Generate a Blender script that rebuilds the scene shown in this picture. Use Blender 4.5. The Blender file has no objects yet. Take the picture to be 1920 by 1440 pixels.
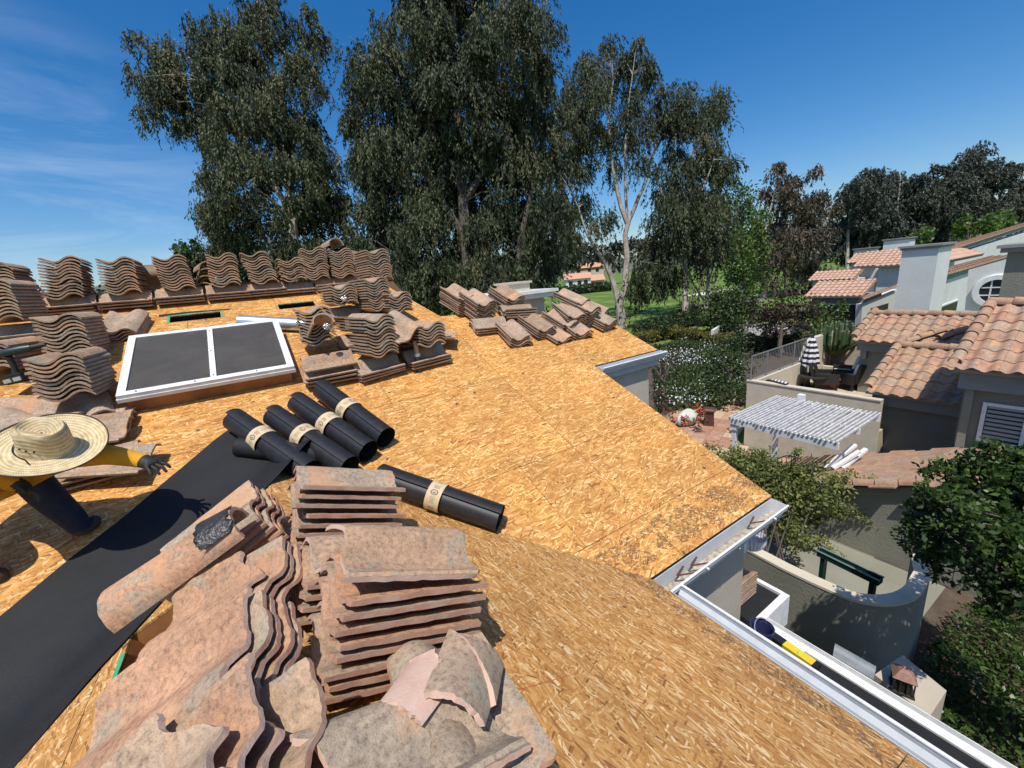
import bpy, bmesh, math, random
import numpy as np
from mathutils import Matrix, Vector, Quaternion

random.seed(7)
rng = np.random.default_rng(11)
scn = bpy.context.scene
COL = scn.collection

# ------------------------------------------------------------------ camera
# World axes follow the houses: +X along the main ridge, +Y up the main slope, Z up.
# The eye is the origin; the gardens lie 6 m below it.
FOC = 760.0
PITCH, ROLL, YAW = math.radians(14.5), math.radians(5.47), math.radians(31.45)
_cp, _sp = math.cos(PITCH), math.sin(PITCH)
_R0 = np.array([[1, 0, 0], [0, -_sp, -_cp], [0, _cp, -_sp]])
_cr, _sr = math.cos(ROLL), math.sin(ROLL)
_R = np.array([[_cr, _sr, 0], [-_sr, _cr, 0], [0, 0, 1]]) @ _R0
_H = np.array([[math.cos(YAW), math.sin(YAW), 0], [-math.sin(YAW), math.cos(YAW), 0], [0, 0, 1]])
_CW = _H @ _R.T                      # columns: right, down, forward in world axes
cam = bpy.data.cameras.new('camera')
cam.sensor_width = 36.0
cam.lens = FOC / 1920 * 36.0
cam.clip_start, cam.clip_end = 0.02, 3000
camo = bpy.data.objects.new('camera', cam)
COL.objects.link(camo)
_m = Matrix.Identity(4)
for i in range(3):
    _m[i][0], _m[i][1], _m[i][2] = _CW[i, 0], -_CW[i, 1], -_CW[i, 2]
camo.matrix_world = _m
scn.camera = camo

# ------------------------------------------------------------------ sky, sun, exposure
SUN = Vector((-0.29, -0.39, 1.0)).normalized()        # towards the sun
wld = bpy.data.worlds.new('World')
scn.world = wld
wld.use_nodes = True
nt = wld.node_tree
nt.nodes.clear()
w_out = nt.nodes.new('ShaderNodeOutputWorld')
w_bg = nt.nodes.new('ShaderNodeBackground')
w_sky = nt.nodes.new('ShaderNodeTexSky')
w_sky.sky_type = 'NISHITA'
w_sky.sun_disc = False
w_sky.sun_elevation = math.asin(SUN.z)
w_sky.sun_rotation = math.atan2(SUN.x, SUN.y)
w_sky.altitude = 100
w_sky.air_density = 0.95
w_sky.dust_density = 1.2
w_sky.ozone_density = 2.6
w_bg.inputs['Strength'].default_value = 0.115
# thin cirrus wisps over the sky
w_tc = nt.nodes.new('ShaderNodeTexCoord')
w_map = nt.nodes.new('ShaderNodeMapping')
w_map.inputs['Rotation'].default_value = (0.0, 0.1, 0.5)
w_map.inputs['Scale'].default_value = (1.3, 1.3, 6.5)
w_n = nt.nodes.new('ShaderNodeTexNoise')
w_n.inputs['Scale'].default_value = 1.7
w_n.inputs['Detail'].default_value = 9
w_n.inputs['Roughness'].default_value = 0.62
w_n.inputs['Distortion'].default_value = 0.5
w_r = nt.nodes.new('ShaderNodeValToRGB')
w_r.color_ramp.elements[0].position = 0.44
w_r.color_ramp.elements[0].color = (0, 0, 0, 1)
w_r.color_ramp.elements[1].position = 0.82
w_r.color_ramp.elements[1].color = (0.42, 0.42, 0.42, 1)
w_mix = nt.nodes.new('ShaderNodeMixRGB')
w_mix.inputs['Color2'].default_value = (7.6, 8.6, 9.8, 1)
nt.links.new(w_tc.outputs['Generated'], w_map.inputs['Vector'])
nt.links.new(w_map.outputs['Vector'], w_n.inputs['Vector'])
nt.links.new(w_n.outputs['Fac'], w_r.inputs['Fac'])
# the cirrus bank hangs on the west side
w_dot = nt.nodes.new('ShaderNodeVectorMath'); w_dot.operation = 'DOT_PRODUCT'
_cd = _CW @ np.array([70 - 960, 410 - 720, FOC]); _cd /= np.linalg.norm(_cd)
w_dot.inputs[1].default_value = tuple(_cd)
nt.links.new(w_tc.outputs['Generated'], w_dot.inputs[0])
w_r2 = nt.nodes.new('ShaderNodeValToRGB')
w_r2.color_ramp.elements[0].position = 0.955; w_r2.color_ramp.elements[0].color = (0, 0, 0, 1)
w_r2.color_ramp.elements[1].position = 0.998; w_r2.color_ramp.elements[1].color = (1, 1, 1, 1)
nt.links.new(w_dot.outputs['Value'], w_r2.inputs['Fac'])
w_mul = nt.nodes.new('ShaderNodeMath'); w_mul.operation = 'MULTIPLY'
nt.links.new(w_r.outputs['Color'], w_mul.inputs[0]); nt.links.new(w_r2.outputs['Color'], w_mul.inputs[1])
nt.links.new(w_mul.outputs[0], w_mix.inputs['Fac'])
w_hsv = nt.nodes.new('ShaderNodeHueSaturation')
w_hsv.inputs['Hue'].default_value = 0.502
w_hsv.inputs['Saturation'].default_value = 1.42
w_hsv.inputs['Value'].default_value = 1.22
nt.links.new(w_sky.outputs['Color'], w_hsv.inputs['Color'])
nt.links.new(w_hsv.outputs['Color'], w_mix.inputs['Color1'])
nt.links.new(w_mix.outputs['Color'], w_bg.inputs['Color'])
nt.links.new(w_bg.outputs['Background'], w_out.inputs['Surface'])

sun = bpy.data.lights.new('sun', 'SUN')
sun.energy = 4.8
sun.angle = math.radians(0.53)
sun.color = (1.0, 0.95, 0.87)
suno = bpy.data.objects.new('sun', sun)
COL.objects.link(suno)
suno.rotation_euler = (-SUN).to_track_quat('-Z', 'Y').to_euler()
vs = scn.view_settings
vs.view_transform = 'Standard'
vs.look = 'None'
vs.exposure = 0.0
vs.gamma = 1.0
vs.use_curve_mapping = False
scn.cycles.max_bounces = 6
scn.cycles.transparent_max_bounces = 6

# ------------------------------------------------------------------ placing helpers
TH = math.atan(5 / 12)               # every roof here is pitched 5 in 12
CT, ST, TT = math.cos(TH), math.sin(TH), 5 / 12
def ray(px, py):
    d = _CW @ np.array([px - 960, py - 720, FOC])
    return d / np.linalg.norm(d)
FWD = _CW[:, 2]
def at(px, py, depth):
    r = ray(px, py); return Vector(r * (depth / (FWD @ r)))
def onX(px, py, v):
    r = ray(px, py); return Vector(r * (v / r[0]))
def onY(px, py, v):
    r = ray(px, py); return Vector(r * (v / r[1]))
def onZ(px, py, v):
    r = ray(px, py); return Vector(r * (v / r[2]))
def onP(px, py, n, p0):
    r = ray(px, py); n = np.array(n); return Vector(r * ((n @ np.array(p0)) / (n @ r)))
NB, PB = np.array([0, -ST, CT]), np.array([0, 1.476, -1.952])
NA, PA = np.array([ST, 0, CT]), np.array([1.81, 0, -1.952])
XR = -0.12
ZR = -1.952 + (1.81 - XR) * TT
NC, PC = np.array([-ST, 0, CT]), np.array([XR, 0, ZR])
def onB(px, py, off=0.0): return onP(px, py, NB, PB + NB * off)
def onA(px, py, off=0.0): return onP(px, py, NA, PA + NA * off)
def onC(px, py, off=0.0): return onP(px, py, NC, PC + NC * off)
def zB(y): return -1.952 + (y - 1.476) * TT
def zA(x): return -1.952 + (1.81 - x) * TT
def zC(x): return ZR - (XR - x) * TT
GZ = -6.0
def basis(u, v, n, o):
    m = Matrix.Identity(4)
    for i in range(3):
        m[i][0], m[i][1], m[i][2], m[i][3] = u[i], v[i], n[i], o[i]
    return m
MBs = basis((1, 0, 0), (0, CT, ST), NB, PB)
MAs = basis((0, 1, 0), (-CT, 0, ST), NA, PA)
MCs = basis((0, -1, 0), (CT, 0, ST), NC, (XR, 0, ZR))

# ------------------------------------------------------------------ object helpers
WM = {}
def tag(o, label=None, cat=None, group=None, kind=None):
    if label: o['label'] = label
    if cat: o['category'] = cat
    if group: o['group'] = group
    if kind: o['kind'] = kind
    return o
def empty(name, loc, label=None, cat=None, group=None):
    o = bpy.data.objects.new(name, None)
    o.empty_display_size = 0.1
    COL.objects.link(o)
    o.location = loc
    WM[o.name] = Matrix.Translation(Vector(loc))
    return tag(o, label, cat, group)
def link(name, me, parent=None, M=None, label=None, cat=None, group=None, kind=None):
    o = bpy.data.objects.new(name, me)
    COL.objects.link(o)
    if parent is not None:
        o.parent = parent
        o.matrix_parent_inverse = WM[parent.name].inverted()
    M = M or Matrix.Identity(4)
    o.matrix_basis = M
    WM[o.name] = M.copy()
    return tag(o, label, cat, group, kind)
class MB:
    def __init__(s): s.v = []; s.f = []; s.mi = []; s.cur = 0
    def add(s, vs, fs, M=None):
        b = len(s.v)
        for p in vs:
            p = Vector(p)
            s.v.append(tuple(M @ p) if M is not None else tuple(p))
        for f in fs:
            s.f.append(tuple(b + i for i in f)); s.mi.append(s.cur)
        return s
    def box(s, lo, hi, M=None):
        (a, b, c), (d, e, f) = lo, hi
        vs = [(a, b, c), (d, b, c), (d, e, c), (a, e, c), (a, b, f), (d, b, f), (d, e, f), (a, e, f)]
        return s.add(vs, [(0, 3, 2, 1), (4, 5, 6, 7), (0, 1, 5, 4), (1, 2, 6, 5), (2, 3, 7, 6), (3, 0, 4, 7)], M)
    def prism(s, poly, z0, z1, M=None):      # poly in xy, extruded in z
        n = len(poly)
        vs = [(p[0], p[1], z0) for p in poly] + [(p[0], p[1], z1) for p in poly]
        fs = [tuple(range(n - 1, -1, -1)), tuple(range(n, 2 * n))] + [(i, (i + 1) % n, n + (i + 1) % n, n + i) for i in range(n)]
        return s.add(vs, fs, M)
    def tube(s, pts, rad, n=8, cap=True):
        pts = [Vector(p) for p in pts]
        if not hasattr(rad, '__len__'): rad = [rad] * len(pts)
        rings = []; up = None
        for i, p in enumerate(pts):
            d = (pts[min(i + 1, len(pts) - 1)] - pts[max(i - 1, 0)])
            d = d.normalized() if d.length > 1e-9 else Vector((0, 0, 1))
            if up is None:
                up = Vector((0, 0, 1)) if abs(d.z) < 0.9 else Vector((1, 0, 0))
            a = d.cross(up).normalized(); b = a.cross(d).normalized(); up = b
            rings.append([p + (a * math.cos(2 * math.pi * k / n) + b * math.sin(2 * math.pi * k / n)) * rad[i] for k in range(n)])
        vs = [q for r in rings for q in r]; fs = []
        for i in range(len(pts) - 1):
            for k in range(n):
                fs.append((i * n + k, i * n + (k + 1) % n, (i + 1) * n + (k + 1) % n, (i + 1) * n + k))
        if cap:
            fs.append(tuple(range(n - 1, -1, -1))); fs.append(tuple((len(pts) - 1) * n + k for k in range(n)))
        return s.add(vs, fs)
    def lathe(s, prof, n=24, M=None, close=False):   # prof: (r, z)
        vs = []; fs = []
        m = len(prof)
        for k in range(n):
            a = 2 * math.pi * k / n
            for r, z in prof: vs.append((r * math.cos(a), r * math.sin(a), z))
        for k in range(n):
            for i in range(m - 1 if not close else m):
                j = (i + 1) % m; q = (k + 1) % n
                fs.append((k * m + i, q * m + i, q * m + j, k * m + j))
        return s.add(vs, fs, M)
    def sweep(s, prof, p0, p1, side, up, closed=True):  # profile (a,b) in side/up, from p0 to p1
        p0, p1, side, up = map(Vector, (p0, p1, side, up))
        n = len(prof)
        vs = [p0 + side * a + up * b for a, b in prof] + [p1 + side * a + up * b for a, b in prof]
        fs = [(i, (i + 1) % n, n + (i + 1) % n, n + i) for i in range(n if closed else n - 1)]
        if closed: fs += [tuple(range(n - 1, -1, -1)), tuple(range(n, 2 * n))]
        return s.add(vs, fs)
    def mesh(s, name, mats, smooth=False):
        me = bpy.data.meshes.new(name)
        me.from_pydata(s.v, [], s.f)
        if not isinstance(mats, (list, tuple)): mats = [mats]
        for m in mats: me.materials.append(m)
        if len(mats) > 1: me.polygons.foreach_set('material_index', s.mi)
        bm = bmesh.new(); bm.from_mesh(me)
        bmesh.ops.recalc_face_normals(bm, faces=bm.faces)
        bm.to_mesh(me); bm.free()
        if smooth:
            me.polygons.foreach_set('use_smooth', [True] * len(me.polygons))
            try: me.set_sharp_from_angle(angle=math.radians(42))
            except Exception: pass
        me.update()
        return me
    def build(s, name, mats, parent=None, smooth=False, **k):
        return link(name, s.mesh(name, mats, smooth), parent, **k)

# ------------------------------------------------------------------ materials
def mat(name):
    m = bpy.data.materials.new(name); m.use_nodes = True
    t = m.node_tree; t.nodes.clear()
    o = t.nodes.new('ShaderNodeOutputMaterial'); b = t.nodes.new('ShaderNodeBsdfPrincipled')
    t.links.new(b.outputs[0], o.inputs[0])
    return m, t, b
def nd(t, typ, **kw):
    n = t.nodes.new(typ)
    for k, v in kw.items():
        if k in n.inputs: n.inputs[k].default_value = v
        else: setattr(n, k, v)
    return n
def ramp(t, src, stops, interp='LINEAR'):
    r = t.nodes.new('ShaderNodeValToRGB'); r.color_ramp.interpolation = interp
    e = r.color_ramp.elements
    while len(e) < len(stops): e.new(0.5)
    for i, (p, c) in enumerate(stops):
        e[i].position = p; e[i].color = (c[0], c[1], c[2], 1) if len(c) == 3 else c
    t.links.new(src, r.inputs[0]); return r.outputs[0]
def mixc(t, fac, a, b, mode='MIX'):
    m = t.nodes.new('ShaderNodeMixRGB'); m.blend_type = mode
    for i, x in enumerate((fac, a, b)):
        if hasattr(x, 'links'): t.links.new(x, m.inputs[i])
        elif i == 0: m.inputs[0].default_value = x
        else: m.inputs[i].default_value = (*x, 1)
    return m.outputs[0]
def maths(t, op, a, b=0.0, c=None):
    m = t.nodes.new('ShaderNodeMath'); m.operation = op
    for i, x in enumerate((a, b, c)):
        if x is None: continue
        if hasattr(x, 'links'): t.links.new(x, m.inputs[i])
        else: m.inputs[i].default_value = x
    return m.outputs[0]
def coords(t, space='Object', rnd=False, scale=None, rot=None):
    tc = t.nodes.new('ShaderNodeTexCoord'); v = tc.outputs[space]
    if rnd:
        oi = t.nodes.new('ShaderNodeObjectInfo')
        k = t.nodes.new('ShaderNodeVectorMath'); k.operation = 'MULTIPLY_ADD'
        k.inputs[0].default_value = (37.3, 51.7, 23.1)
        t.links.new(oi.outputs['Random'], k.inputs[1]); t.links.new(v, k.inputs[2]); v = k.outputs[0]
    if scale or rot:
        mp = t.nodes.new('ShaderNodeMapping')
        if scale: mp.inputs['Scale'].default_value = scale
        if rot: mp.inputs['Rotation'].default_value = rot
        t.links.new(v, mp.inputs[0]); v = mp.outputs[0]
    return v
def noise(t, v, scale, detail=4, rough=0.55, dist=0.0):
    n = nd(t, 'ShaderNodeTexNoise', Scale=scale, Detail=detail, Roughness=rough, Distortion=dist)
    t.links.new(v, n.inputs['Vector']); return n.outputs['Fac']
def bump(t, b, h, strength, dist=0.01):
    n = nd(t, 'ShaderNodeBump', Strength=strength, Distance=dist)
    t.links.new(h, n.inputs['Height']); t.links.new(n.outputs[0], b.inputs['Normal'])
def simple(name, c1, c2=None, scale=8, rough=0.7, metal=0.0, bmp=0.0, bscale=60, bdist=0.004, rnd=False, detail=5, spec=None, space='Object'):
    m, t, b = mat(name)
    v = coords(t, space, rnd)
    if c2 is not None:
        f = noise(t, v, scale, detail, 0.6)
        t.links.new(ramp(t, f, [(0.32, c1), (0.68, c2)]), b.inputs['Base Color'])
    else: b.inputs['Base Color'].default_value = (*c1, 1)
    b.inputs['Roughness'].default_value = rough
    b.inputs['Metallic'].default_value = metal
    if spec is not None: b.inputs['Specular IOR Level'].default_value = spec
    if bmp: bump(t, b, noise(t, v, bscale, 4, 0.6), bmp, bdist)
    return m

def osb_mat(dirt_v0, name, tint=None, fs=1.0):
    """oriented strand board: crossing layers of long thin wood flakes, each cell of a stretched Voronoi one flake"""
    m, t, b = mat(name)
    v = coords(t, 'Object', True)
    wob = nd(t, 'ShaderNodeTexNoise', Scale=2.2, Detail=2.0)
    t.links.new(v, wob.inputs['Vector'])
    va = t.nodes.new('ShaderNodeVectorMath'); va.operation = 'MULTIPLY_ADD'
    t.links.new(wob.outputs['Color'], va.inputs[0]); va.inputs[1].default_value = (0.09, 0.09, 0.0)
    t.links.new(v, va.inputs[2])
    v = va.outputs[0]
    def layer(ang, su, sv, seed):
        mp = t.nodes.new('ShaderNodeMapping'); mp.vector_type = 'TEXTURE'
        mp.inputs['Rotation'].default_value = (0, 0, math.radians(ang))
        mp.inputs['Scale'].default_value = (su * fs, sv * fs, 1)
        mp.inputs['Location'].default_value = (seed * 1.37, seed * 0.77, 0)
        t.links.new(v, mp.inputs[0])
        vo = t.nodes.new('ShaderNodeTexVoronoi'); vo.voronoi_dimensions = '2D'; vo.feature = 'F1'
        vo.distance = 'CHEBYCHEV'
        vo.inputs['Scale'].default_value = 1.0; vo.inputs['Randomness'].default_value = 1.0
        t.links.new(mp.outputs[0], vo.inputs['Vector'])
        sp = t.nodes.new('ShaderNodeSeparateColor'); t.links.new(vo.outputs['Color'], sp.inputs[0])
        return sp.outputs, vo.outputs['Distance']
    stops = [(0.0, (0.25, 0.11, 0.034)), (0.10, (0.40, 0.19, 0.052)), (0.34, (0.49, 0.25, 0.072)), (0.62, (0.55, 0.30, 0.095)), (0.84, (0.64, 0.395, 0.15)), (1.0, (0.80, 0.60, 0.32))]
    if tint: stops = [(p, tuple(a * b for a, b in zip(c, tint))) for p, c in stops]
    c, d0 = layer(8, 0.085, 0.020, 1)
    col = ramp(t, c[0], stops); hgt = c[1]
    for ang, su, sv, seed, th in ((-38, 0.10, 0.017, 3, 0.60), (52, 0.075, 0.014, 5, 0.72), (-12, 0.11, 0.019, 9, 0.62), (27, 0.095, 0.013, 14, 0.66), (-70, 0.06, 0.012, 19, 0.80), (3, 0.12, 0.012, 23, 0.74)):
        c, d = layer(ang, su, sv, seed)
        pres = maths(t, 'GREATER_THAN', c[1], th)
        edge = maths(t, 'LESS_THAN', d, 0.44)
        f = maths(t, 'MULTIPLY', pres, edge)
        col = mixc(t, f, col, ramp(t, c[0], stops))
        hgt = mixc(t, f, hgt, c[2])
    # broad tone drift and fine grain
    big = noise(t, v, 1.3, 3, 0.6)
    col = mixc(t, 1.0, col, ramp(t, big, [(0.3, (0.84, 0.82, 0.80)), (0.7, (1.12, 1.08, 1.02))]), 'MULTIPLY')
    fine = noise(t, coords(t, 'Object', True, scale=(60, 260, 1)), 1.0, 3, 0.6)
    col = mixc(t, 1.0, col, ramp(t, fine, [(0.3, (0.86, 0.86, 0.86)), (0.7, (1.08, 1.08, 1.08))]), 'MULTIPLY')
    # sparse dark knots / tar flecks
    kn = nd(t, 'ShaderNodeTexVoronoi', Scale=4.6); t.links.new(v, kn.inputs['Vector'])
    ks = t.nodes.new('ShaderNodeSeparateColor'); t.links.new(kn.outputs['Color'], ks.inputs[0])
    kd = maths(t, 'ADD', kn.outputs['Distance'], maths(t, 'MULTIPLY', noise(t, v, 45, 3, 0.6), 0.12))
    kf = maths(t, 'MULTIPLY', maths(t, 'LESS_THAN', kd, 0.135), maths(t, 'GREATER_THAN', ks.outputs[0], 0.45))
    col = mixc(t, maths(t, 'MULTIPLY', kf, 0.85), col, (0.055, 0.045, 0.04))
    # tar paper residue left stuck along the eave
    sep = t.nodes.new('ShaderNodeSeparateXYZ'); t.links.new(coords(t, 'Object'), sep.inputs[0])
    lo, hi = dirt_v0
    n1 = noise(t, v, 3.0, 4, 0.65)
    vv = maths(t, 'ADD', sep.outputs[1], maths(t, 'MULTIPLY', maths(t, 'SUBTRACT', n1, 0.5), 0.20))
    band = maths(t, 'MULTIPLY', maths(t, 'GREATER_THAN', vv, lo), maths(t, 'LESS_THAN', vv, hi))
    c, d = layer(-30, 0.026, 0.006, 31)
    c2, d2 = layer(40, 0.02, 0.006, 37)
    pt = maths(t, 'MAXIMUM', maths(t, 'GREATER_THAN', c[0], 0.60), maths(t, 'GREATER_THAN', c2[0], 0.72))
    patch = maths(t, 'GREATER_THAN', noise(t, v, 7, 5, 0.75), 0.47)
    dk = maths(t, 'MULTIPLY', maths(t, 'MULTIPLY', band, pt), patch)
    col = mixc(t, maths(t, 'MULTIPLY', dk, 0.7), col, (0.085, 0.05, 0.03))
    t.links.new(col, b.inputs['Base Color'])
    b.inputs['Roughness'].default_value = 0.62
    b.inputs['Specular IOR Level'].default_value = 0.35
    bump(t, b, hgt, 0.35, 0.0015)
    return m
M_OSB_B = osb_mat((0.06, 0.30), 'osb_flakes_main', (1.02, 0.95, 0.82), 0.85)
M_OSB_A = osb_mat((0.02, 0.17), 'osb_flakes_front', (0.90, 0.89, 0.92), 0.74)

def tile_mat(name, cols, spot=(0.11, 0.085, 0.065), stain=0.5, space='Object'):
    m, t, b = mat(name)
    v = coords(t, space, True)
    oi = t.nodes.new('ShaderNodeObjectInfo')
    base = ramp(t, oi.outputs['Random'], [(i / (len(cols) - 1), c) for i, c in enumerate(cols)])
    n1 = noise(t, v, 6.5, 5, 0.62)
    col = mixc(t, 1.0, base, ramp(t, n1, [(0.3, (0.70, 0.68, 0.66)), (0.55, (1.0, 0.98, 0.96)), (0.75, (1.22, 1.13, 1.05))]), 'MULTIPLY')
    n2 = noise(t, v, 13, 4, 0.6, 0.4)
    col = mixc(t, maths(t, 'MULTIPLY', ramp(t, n2, [(0.52, (0, 0, 0)), (0.66, (1, 1, 1))]), stain), col, (0.16, 0.135, 0.115))
    n3 = noise(t, v, 210, 4, 0.7)
    col = mixc(t, maths(t, 'MULTIPLY', ramp(t, n3, [(0.54, (0, 0, 0)), (0.66, (1, 1, 1))]), 0.42), col, spot)
    n5 = noise(t, v, 4.3, 4, 0.65, 0.8)
    col = mixc(t, maths(t, 'MULTIPLY', ramp(t, n5, [(0.54, (0, 0, 0)), (0.62, (1, 1, 1))]), 0.62), col, (0.30, 0.28, 0.22))
    n6 = noise(t, v, 60, 5, 0.75)
    col = mixc(t, 1.0, col, ramp(t, n6, [(0.32, (0.55, 0.52, 0.49)), (0.48, (1.0, 1.0, 1.0)), (0.68, (1.3, 1.27, 1.22))]), 'MULTIPLY')
    n4 = noise(t, v, 3.2, 3, 0.6, 0.6)
    col = mixc(t, maths(t, 'MULTIPLY', ramp(t, n4, [(0.57, (0, 0, 0)), (0.67, (1, 1, 1))]), 0.6), col, (0.58, 0.31, 0.16))
    t.links.new(col, b.inputs['Base Color'])
    b.inputs['Roughness'].default_value = 0.88
    b.inputs['Specular IOR Level'].default_value = 0.2
    bump(t, b, mixc(t, 0.5, n3, n6), 0.9, 0.005)
    return m
M_TILE = tile_mat('weathered_roof_tile', [(0.34, 0.24, 0.165), (0.41, 0.275, 0.185), (0.43, 0.32, 0.235), (0.37, 0.295, 0.225), (0.47, 0.31, 0.21)])
M_TILE_NEAR = tile_mat('terracotta_tile_near', [(0.50, 0.29, 0.175), (0.45, 0.32, 0.22), (0.40, 0.33, 0.25), (0.54, 0.30, 0.18), (0.44, 0.345, 0.26)], stain=0.38)
M_GUT = simple('gutter_inside', (0.46, 0.49, 0.51), (0.56, 0.58, 0.60), 6, 0.42, bmp=0.1)
M_CLAY = simple('raw_broken_clay', (0.52, 0.34, 0.26), (0.60, 0.43, 0.34), 14, 0.9, bmp=0.5, bscale=90)
M_CLAYRED = simple('red_clay_edge', (0.42, 0.20, 0.125), (0.50, 0.34, 0.25), 16, 0.9, bmp=0.4, bscale=120, rnd=True)
M_TAR = simple('black_tar', (0.018, 0.018, 0.018), (0.04, 0.038, 0.036), 30, 0.35, bmp=0.8, bscale=40, bdist=0.01)
M_NTILE = tile_mat('neighbour_roof_tile', [(0.37, 0.225, 0.15), (0.43, 0.29, 0.20), (0.34, 0.25, 0.19), (0.44, 0.24, 0.16), (0.42, 0.31, 0.225)], stain=0.3)
M_NTILE_FAR = simple('far_terracotta', (0.40, 0.235, 0.16), (0.52, 0.35, 0.26), 3.5, 0.85, bmp=0.3, bscale=20)

def felt_mat():
    m, t, b = mat('black_roofing_felt')
    v = coords(t)
    f = noise(t, v, 3, 4, 0.6)
    col = ramp(t, f, [(0.3, (0.011, 0.012, 0.013)), (0.7, (0.019, 0.02, 0.022))])
    g = noise(t, v, 260, 2, 0.6)
    col = mixc(t, ramp(t, g, [(0.66, (0, 0, 0)), (0.74, (1, 1, 1))]), col, (0.07, 0.07, 0.07))
    t.links.new(col, b.inputs['Base Color'])
    b.inputs['Roughness'].default_value = 0.68
    b.inputs['Specular IOR Level'].default_value = 0.28
    bump(t, b, mixc(t, 0.5, g, noise(t, v, 9, 3)), 0.35, 0.004)
    return m
M_FELT = felt_mat()
M_ROLL = simple('felt_roll', (0.012, 0.0125, 0.014), (0.02, 0.021, 0.024), 20, 0.5, bmp=0.25, bscale=220, bdist=0.001, spec=0.4)
def band_mat():
    m, t, b = mat('kraft_paper_band')
    tc = t.nodes.new('ShaderNodeTexCoord')
    sep = t.nodes.new('ShaderNodeSeparateXYZ'); t.links.new(tc.outputs['UV'], sep.inputs[0])
    u, w = sep.outputs[0], sep.outputs[1]
    v = coords(t)
    col = ramp(t, noise(t, v, 40, 4), [(0.3, (0.50, 0.385, 0.235)), (0.7, (0.60, 0.475, 0.305))])
    # printed bar code, roundel and lines of small type
    uu = maths(t, 'FRACT', maths(t, 'MULTIPLY', u, 4.0))
    bars = maths(t, 'GREATER_THAN', noise(t, coords(t, 'UV', False, (260, 0.01, 1)), 1.0, 2), 0.5)
    inb = maths(t, 'MULTIPLY', maths(t, 'MULTIPLY', maths(t, 'GREATER_THAN', uu, 0.08), maths(t, 'LESS_THAN', uu, 0.27)), maths(t, 'MULTIPLY', maths(t, 'GREATER_THAN', w, 0.3), maths(t, 'LESS_THAN', w, 0.72)))
    dx = maths(t, 'MULTIPLY', maths(t, 'SUBTRACT', uu, 0.45), 2.1)
    dy = maths(t, 'SUBTRACT', w, 0.5)
    rr = maths(t, 'SQRT', maths(t, 'ADD', maths(t, 'MULTIPLY', dx, dx), maths(t, 'MULTIPLY', dy, dy)))
    ring = maths(t, 'LESS_THAN', maths(t, 'ABSOLUTE', maths(t, 'SUBTRACT', rr, 0.22)), 0.045)
    inn = maths(t, 'MULTIPLY', maths(t, 'LESS_THAN', rr, 0.12), maths(t, 'GREATER_THAN', dx, -0.03))
    txt = maths(t, 'GREATER_THAN', noise(t, coords(t, 'UV', False, (160, 30, 1)), 1.0, 2), 0.54)
    int_ = maths(t, 'MULTIPLY', maths(t, 'MULTIPLY', maths(t, 'GREATER_THAN', uu, 0.62), maths(t, 'LESS_THAN', uu, 0.94)), maths(t, 'MULTIPLY', maths(t, 'GREATER_THAN', w, 0.34), maths(t, 'LESS_THAN', w, 0.68)))
    ink = maths(t, 'MAXIMUM', maths(t, 'MAXIMUM', maths(t, 'MULTIPLY', bars, inb), maths(t, 'MULTIPLY', txt, int_)), maths(t, 'MAXIMUM', ring, inn))
    col = mixc(t, maths(t, 'MULTIPLY', ink, 0.8), col, (0.035, 0.055, 0.04))
    t.links.new(col, b.inputs['Base Color']); b.inputs['Roughness'].default_value = 0.75
    return m
M_BAND = band_mat()
M_WHITE = simple('white_painted_metal', (0.62, 0.62, 0.61), (0.78, 0.78, 0.77), 12, 0.42, bmp=0.08, detail=9)
M_GALV = simple('galvanized_metal', (0.52, 0.56, 0.60), (0.66, 0.70, 0.74), 14, 0.30, metal=0.75, bmp=0.1, bscale=12)
M_WHITEWOOD = simple('white_painted_timber', (0.66, 0.67, 0.68), (0.80, 0.80, 0.80), 7, 0.65, bmp=0.3, bscale=30)
M_FASCIA = simple('pale_grey_fascia', (0.40, 0.40, 0.38), (0.46, 0.46, 0.44), 5, 0.8, bmp=0.2)
M_TAN = simple('tan_stucco', (0.42, 0.365, 0.285), (0.47, 0.415, 0.335), 3, 0.9, bmp=0.5, bscale=70, bdist=0.006)
M_GREY = simple('sage_grey_stucco', (0.205, 0.20, 0.155), (0.25, 0.245, 0.195), 1.4, 0.92, bmp=0.7, bscale=26, bdist=0.012)
M_GREYTRIM = simple('grey_trim', (0.22, 0.225, 0.21), (0.27, 0.27, 0.25), 3, 0.8, bmp=0.2)
M_CREAM = simple('cream_wall_cap', (0.50, 0.45, 0.34), (0.58, 0.53, 0.42), 4, 0.9, bmp=0.3)
M_PALE = simple('pale_blue_grey_stucco', (0.60, 0.60, 0.575), (0.68, 0.68, 0.655), 1.2, 0.9, bmp=0.5, bscale=18, bdist=0.015)
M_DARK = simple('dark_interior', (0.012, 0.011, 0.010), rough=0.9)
M_TIMBER = simple('old_brown_timber', (0.20, 0.08, 0.025), (0.42, 0.19, 0.06), 4, 0.7, bmp=0.3, bscale=40)
M_SUBDECK = simple('seam_shadow_timber', (0.10, 0.05, 0.02), rough=0.9)
M_GLASS = None
def glass_mat(name, c1, c2, rough=0.12):
    m, t, b = mat(name)
    f = noise(t, coords(t), 3.5, 6, 0.65, 0.6)
    t.links.new(ramp(t, f, [(0.3, c1), (0.75, c2)]), b.inputs['Base Color'])
    g = noise(t, coords(t), 9, 5, 0.7)
    t.links.new(maths(t, 'MULTIPLY_ADD', g, 0.25, rough), b.inputs['Roughness'])
    b.inputs['Specular IOR Level'].default_value = 0.5
    return m
M_SKYGLASS = glass_mat('dusty_smoked_skylight', (0.045, 0.040, 0.033), (0.075, 0.066, 0.054), 0.42)
M_WINGLASS = glass_mat('dark_window_glass', (0.010, 0.011, 0.012), (0.022, 0.023, 0.024), 0.3)
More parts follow.
